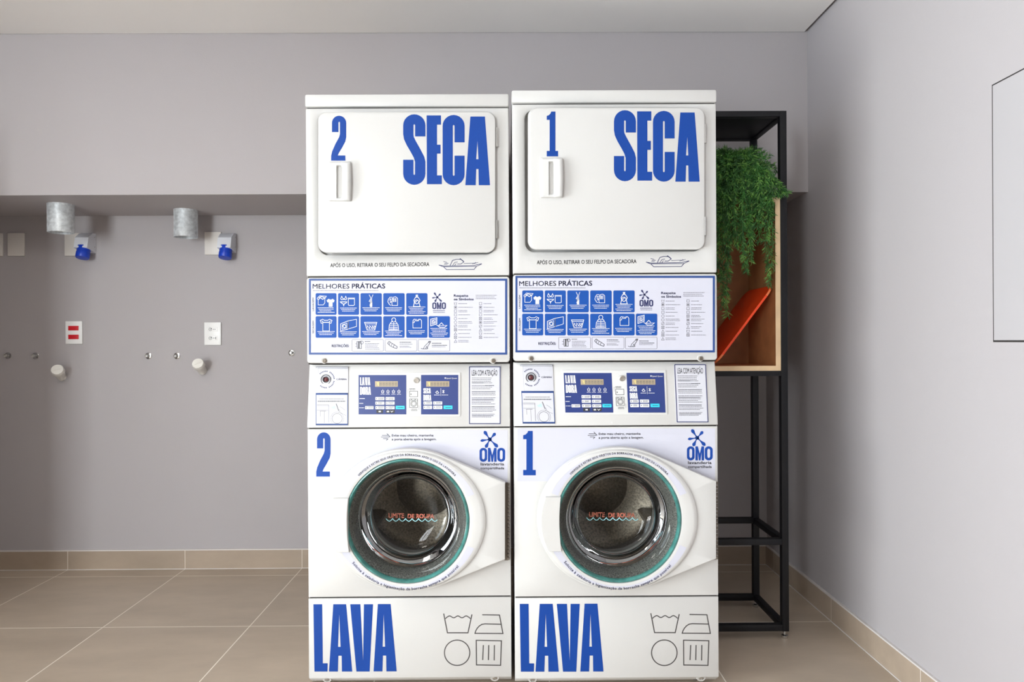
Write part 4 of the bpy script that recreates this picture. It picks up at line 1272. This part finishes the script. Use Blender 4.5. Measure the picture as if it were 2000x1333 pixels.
# wooden box
bx0, bx1, by0, by1, bz0, bz1 = .763, 1.0565, SY0 + .002, SY1 - .028, 1.0405, 1.7125
bt = .019
bx_t = thing('shelf_box', 'open beech-edged wooden box inside the black shelf frame', 'box', ((bx0 + bx1) / 2, by0, bz0))
def wb(name, x0, y0, z0, x1, y1, z1, m__):
    m_ = MB(); m_.box(x0 - (bx0 + bx1) / 2, y0 - by0, z0 - bz0, x1 - (bx0 + bx1) / 2, y1 - by0, z1 - bz0)
    return m_.build(name, m__, bx_t, smooth=False)
wb('side_panel', bx0, by0 + .004, bz0, bx0 + bt, by1, bz1, M['wood_in'])
wb('side_panel', bx1 - bt, by0 + .004, bz0, bx1, by1, bz1, M['wood_in'])
wb('bottom_panel', bx0 + bt, by0 + .004, bz0, bx1 - bt, by1, bz0 + bt, M['wood_in'])
wb('top_board', bx0 + bt, by0 + .004, bz1 - bt, bx1 - bt, by1, bz1, M['wood_in'])
wb('back_panel', bx0 + bt, by1 - .006, bz0 + bt, bx1 - bt, by1, bz1 - bt, M['wood_in'])
fm = MB()
cxm = (bx0 + bx1) / 2
for a_ in ((bx0, bz0, bx0 + bt, bz1), (bx1 - bt, bz0, bx1, bz1), (bx0 + bt, bz0, bx1 - bt, bz0 + bt), (bx0 + bt, bz1 - bt, bx1 - bt, bz1)):
    fm.box(a_[0] - cxm, 0, a_[1] - bz0, a_[2] - cxm, .004, a_[3] - bz0)
fm.build('front_edging', M['wood'], bx_t, smooth=False)['label'] = 'pale beech front edging'
# leaning orange board with rounded corners
P0 = Vector((.808, 0, bz0 + bt + .006)); P1_ = Vector((bx1 - bt - .003, 0, 1.366))
ux = (P1_ - P0); Lb = ux.length; ux.normalize(); nz = Vector((-ux.z, 0, ux.x))
yb0, yb1 = by0 + .004, by1 - .010
ob = thing('leaning_board', 'orange board leaning diagonally inside the wooden box', 'board', (P0.x, yb0, P0.z))
out = []
rr_ = .045
for p in rrect(0, 0, Lb, yb1 - yb0, rr_, 6): out.append(p)
m_ = MB()
def bp(u, v, h): q = ux * u + nz * h; return (q.x, v, q.z)
m_.rings([[bp(u, v, 0) for u, v in out], [bp(u, v, .0085) for u, v in out]], True, True)
m_.build('board', M['orange'], ob, angle=50)
m_ = MB()
m_.rings([[bp(u, v - .0012 * (v < .1), h) for u, v in out if v < .03] for h in (.0006, .0079)], closed=False)
m_.build('front_edge', M['orange_edge'], ob)

# ------------------------------------------------------------------ hanging fern on the box
pc = Vector((.90, SY0 + .165, 1.7362))
pl = thing('hanging_fern', 'green trailing artificial fern spilling over the wooden box', 'plant', tuple(pc))
m_ = MB(); m_.lathe((0, 0, 0), (0, 0, 1), [(.052, 0), (.055, .003), (.068, .085), (.071, .087), (.071, .094), (.066, .094), (.064, .075)], 32, cap0=True)
m_.build('planter', M['pot'], pl)
m_ = MB(); m_.lathe((0, 0, 0), (0, 0, 1), [(.064, .078), (.02, .084), (.001, .085)], 24); m_.build('soil', M['soil'], pl)
rnd = random.Random(21)
leafA, leafB, stems = MB(), MB(), MB()
def leafblade(mb, p, d, L, w_):
    d = d.normalized(); s_ = d.cross(Vector((rnd.uniform(-1, 1), rnd.uniform(-1, 1), rnd.uniform(-.3, 1)))).normalized() * w_
    mb.add([p, p + d * L * .45 + s_, p + d * L, p + d * L * .45 - s_], [(0, 1, 2, 3)])
def strand(pts, dens, L0):
    P = [Vector(p) for p in pts]
    # catmull-rom
    Q = [P[0]] + P + [P[-1]]
    path = []
    for i in range(1, len(Q) - 2):
        for s_ in range(10):
            tt = s_ / 10
            a, b, c, d = Q[i - 1], Q[i], Q[i + 1], Q[i + 2]
            path.append(.5 * ((2 * b) + (-a + c) * tt + (2 * a - 5 * b + 4 * c - d) * tt ** 2 + (-a + 3 * b - 3 * c + d) * tt ** 3))
    path.append(P[-1])
    n_ = len(path)
    stems.tube(path, [.0012 * (1 - .6 * i / n_) for i in range(n_)], 4)
    tot = sum((path[i + 1] - path[i]).length for i in range(n_ - 1))
    cnt = int(tot * dens)
    for q in range(cnt):
        f = (q + rnd.random()) / cnt; k_ = min(int(f * (n_ - 1)), n_ - 2)
        p = path[k_].lerp(path[k_ + 1], f * (n_ - 1) - k_)
        d = (path[k_ + 1] - path[k_]).normalized()
        side = d.cross(Vector((rnd.uniform(-1, 1), rnd.uniform(-1, 1), rnd.uniform(-1, 1)))).normalized()
        br = (d * .9 + side * .8).normalized(); Lt = L0 * rnd.uniform(.5, 1.1) * (1 - .45 * f)
        tgt = leafA if rnd.random() < .68 else leafB
        # side sprig with needle leaves
        for h in range(5):
            pp = p + br * Lt * h / 5
            dd = (br * rnd.uniform(.6, 1.1) + Vector((rnd.uniform(-1, 1), rnd.uniform(-1, 1), rnd.uniform(-1, .6))) * .75)
            leafblade(tgt, pp, dd, rnd.uniform(.012, .021), .0014)
            if h % 2: leafblade(tgt, pp, -dd.cross(d) + br, rnd.uniform(.008, .014), .0011)
XW = lambda px, py, d=SY0 - .02: at(px, py, d) - pc
targets = []
for i in range(50):
    x = rnd.uniform(1380, 1490)
    # lower envelope of the foliage seen in the photo
    if x < 1405: lo = rnd.uniform(470, 560)
    elif x < 1425: lo = rnd.uniform(430, 545)
    elif x < 1450: lo = rnd.uniform(430, 500)
    elif x < 1472: lo = rnd.uniform(440, 530)
    else: lo = rnd.uniform(360, 450)
    targets.append((x, lo))
targets += [(1413, 600), (1417, 618), (1411, 585), (1418, 575), (1497, 545), (1500, 556), (1494, 520), (1458, 532), (1455, 515), (1480, 470), (1496, 470), (1503, 440), (1508, 400)]
for x, lo in targets:
    dep = rnd.uniform(SY0 - .045, SY0 - .006)
    end = XW(x + rnd.uniform(-4, 4), lo, dep)
    an = rnd.uniform(-2.6, -.5)
    st_ = Vector((math.cos(an) * .035, math.sin(an) * .03, .085))
    topz = rnd.uniform(.10, .17)
    mid = Vector((st_.x * .4 + end.x * .6, (st_.y + end.y) * .5, topz))
    edge = Vector((end.x * .93 + st_.x * .07, end.y * .96, topz - rnd.uniform(.05, .09)))
    lowm = Vector((end.x + rnd.uniform(-.012, .012), end.y + rnd.uniform(-.006, .006), (edge.z + end.z) / 2))
    strand([st_, mid, edge, lowm, end], 190, .034)
# upright and sideways sprays
for px, py in ((1398, 300), (1418, 292), (1425, 300), (1440, 305), (1460, 298), (1470, 292), (1482, 292), (1490, 300), (1500, 305), (1510, 322), (1516, 332), (1405, 310), (1452, 303), (1432, 297), (1477, 306)):
    end = XW(px, py, rnd.uniform(SY0 + .05, SY0 + .2)); st_ = Vector((rnd.uniform(-.03, .03), rnd.uniform(-.03, .03), .085))
    strand([st_, (st_ + end) * .5 + Vector((0, 0, .035)), end], 230, .026)
for px, py, a1, b1 in ((1530, 378, 1500, 340), (1527, 368, 1495, 335), (1520, 380, 1490, 350), (1537, 376, 1505, 345), (1512, 360, 1480, 330), (1505, 420, 1492, 365), (1500, 400, 1486, 350)):
    end = XW(px, py, SY0 - .03); m1 = XW(a1, b1, SY0 - .012)
    strand([Vector((.03, -.02, .085)), Vector((.05, -.06, .16)), m1, end], 260, .026)
leafA.build('fronds', M['leaf'], pl, smooth=False, recalc=False)
leafB.build('fronds', M['leaf2'], pl, smooth=False, recalc=False)['label'] = 'lighter green fronds'
stems.build('stems', M['leaf'], pl)
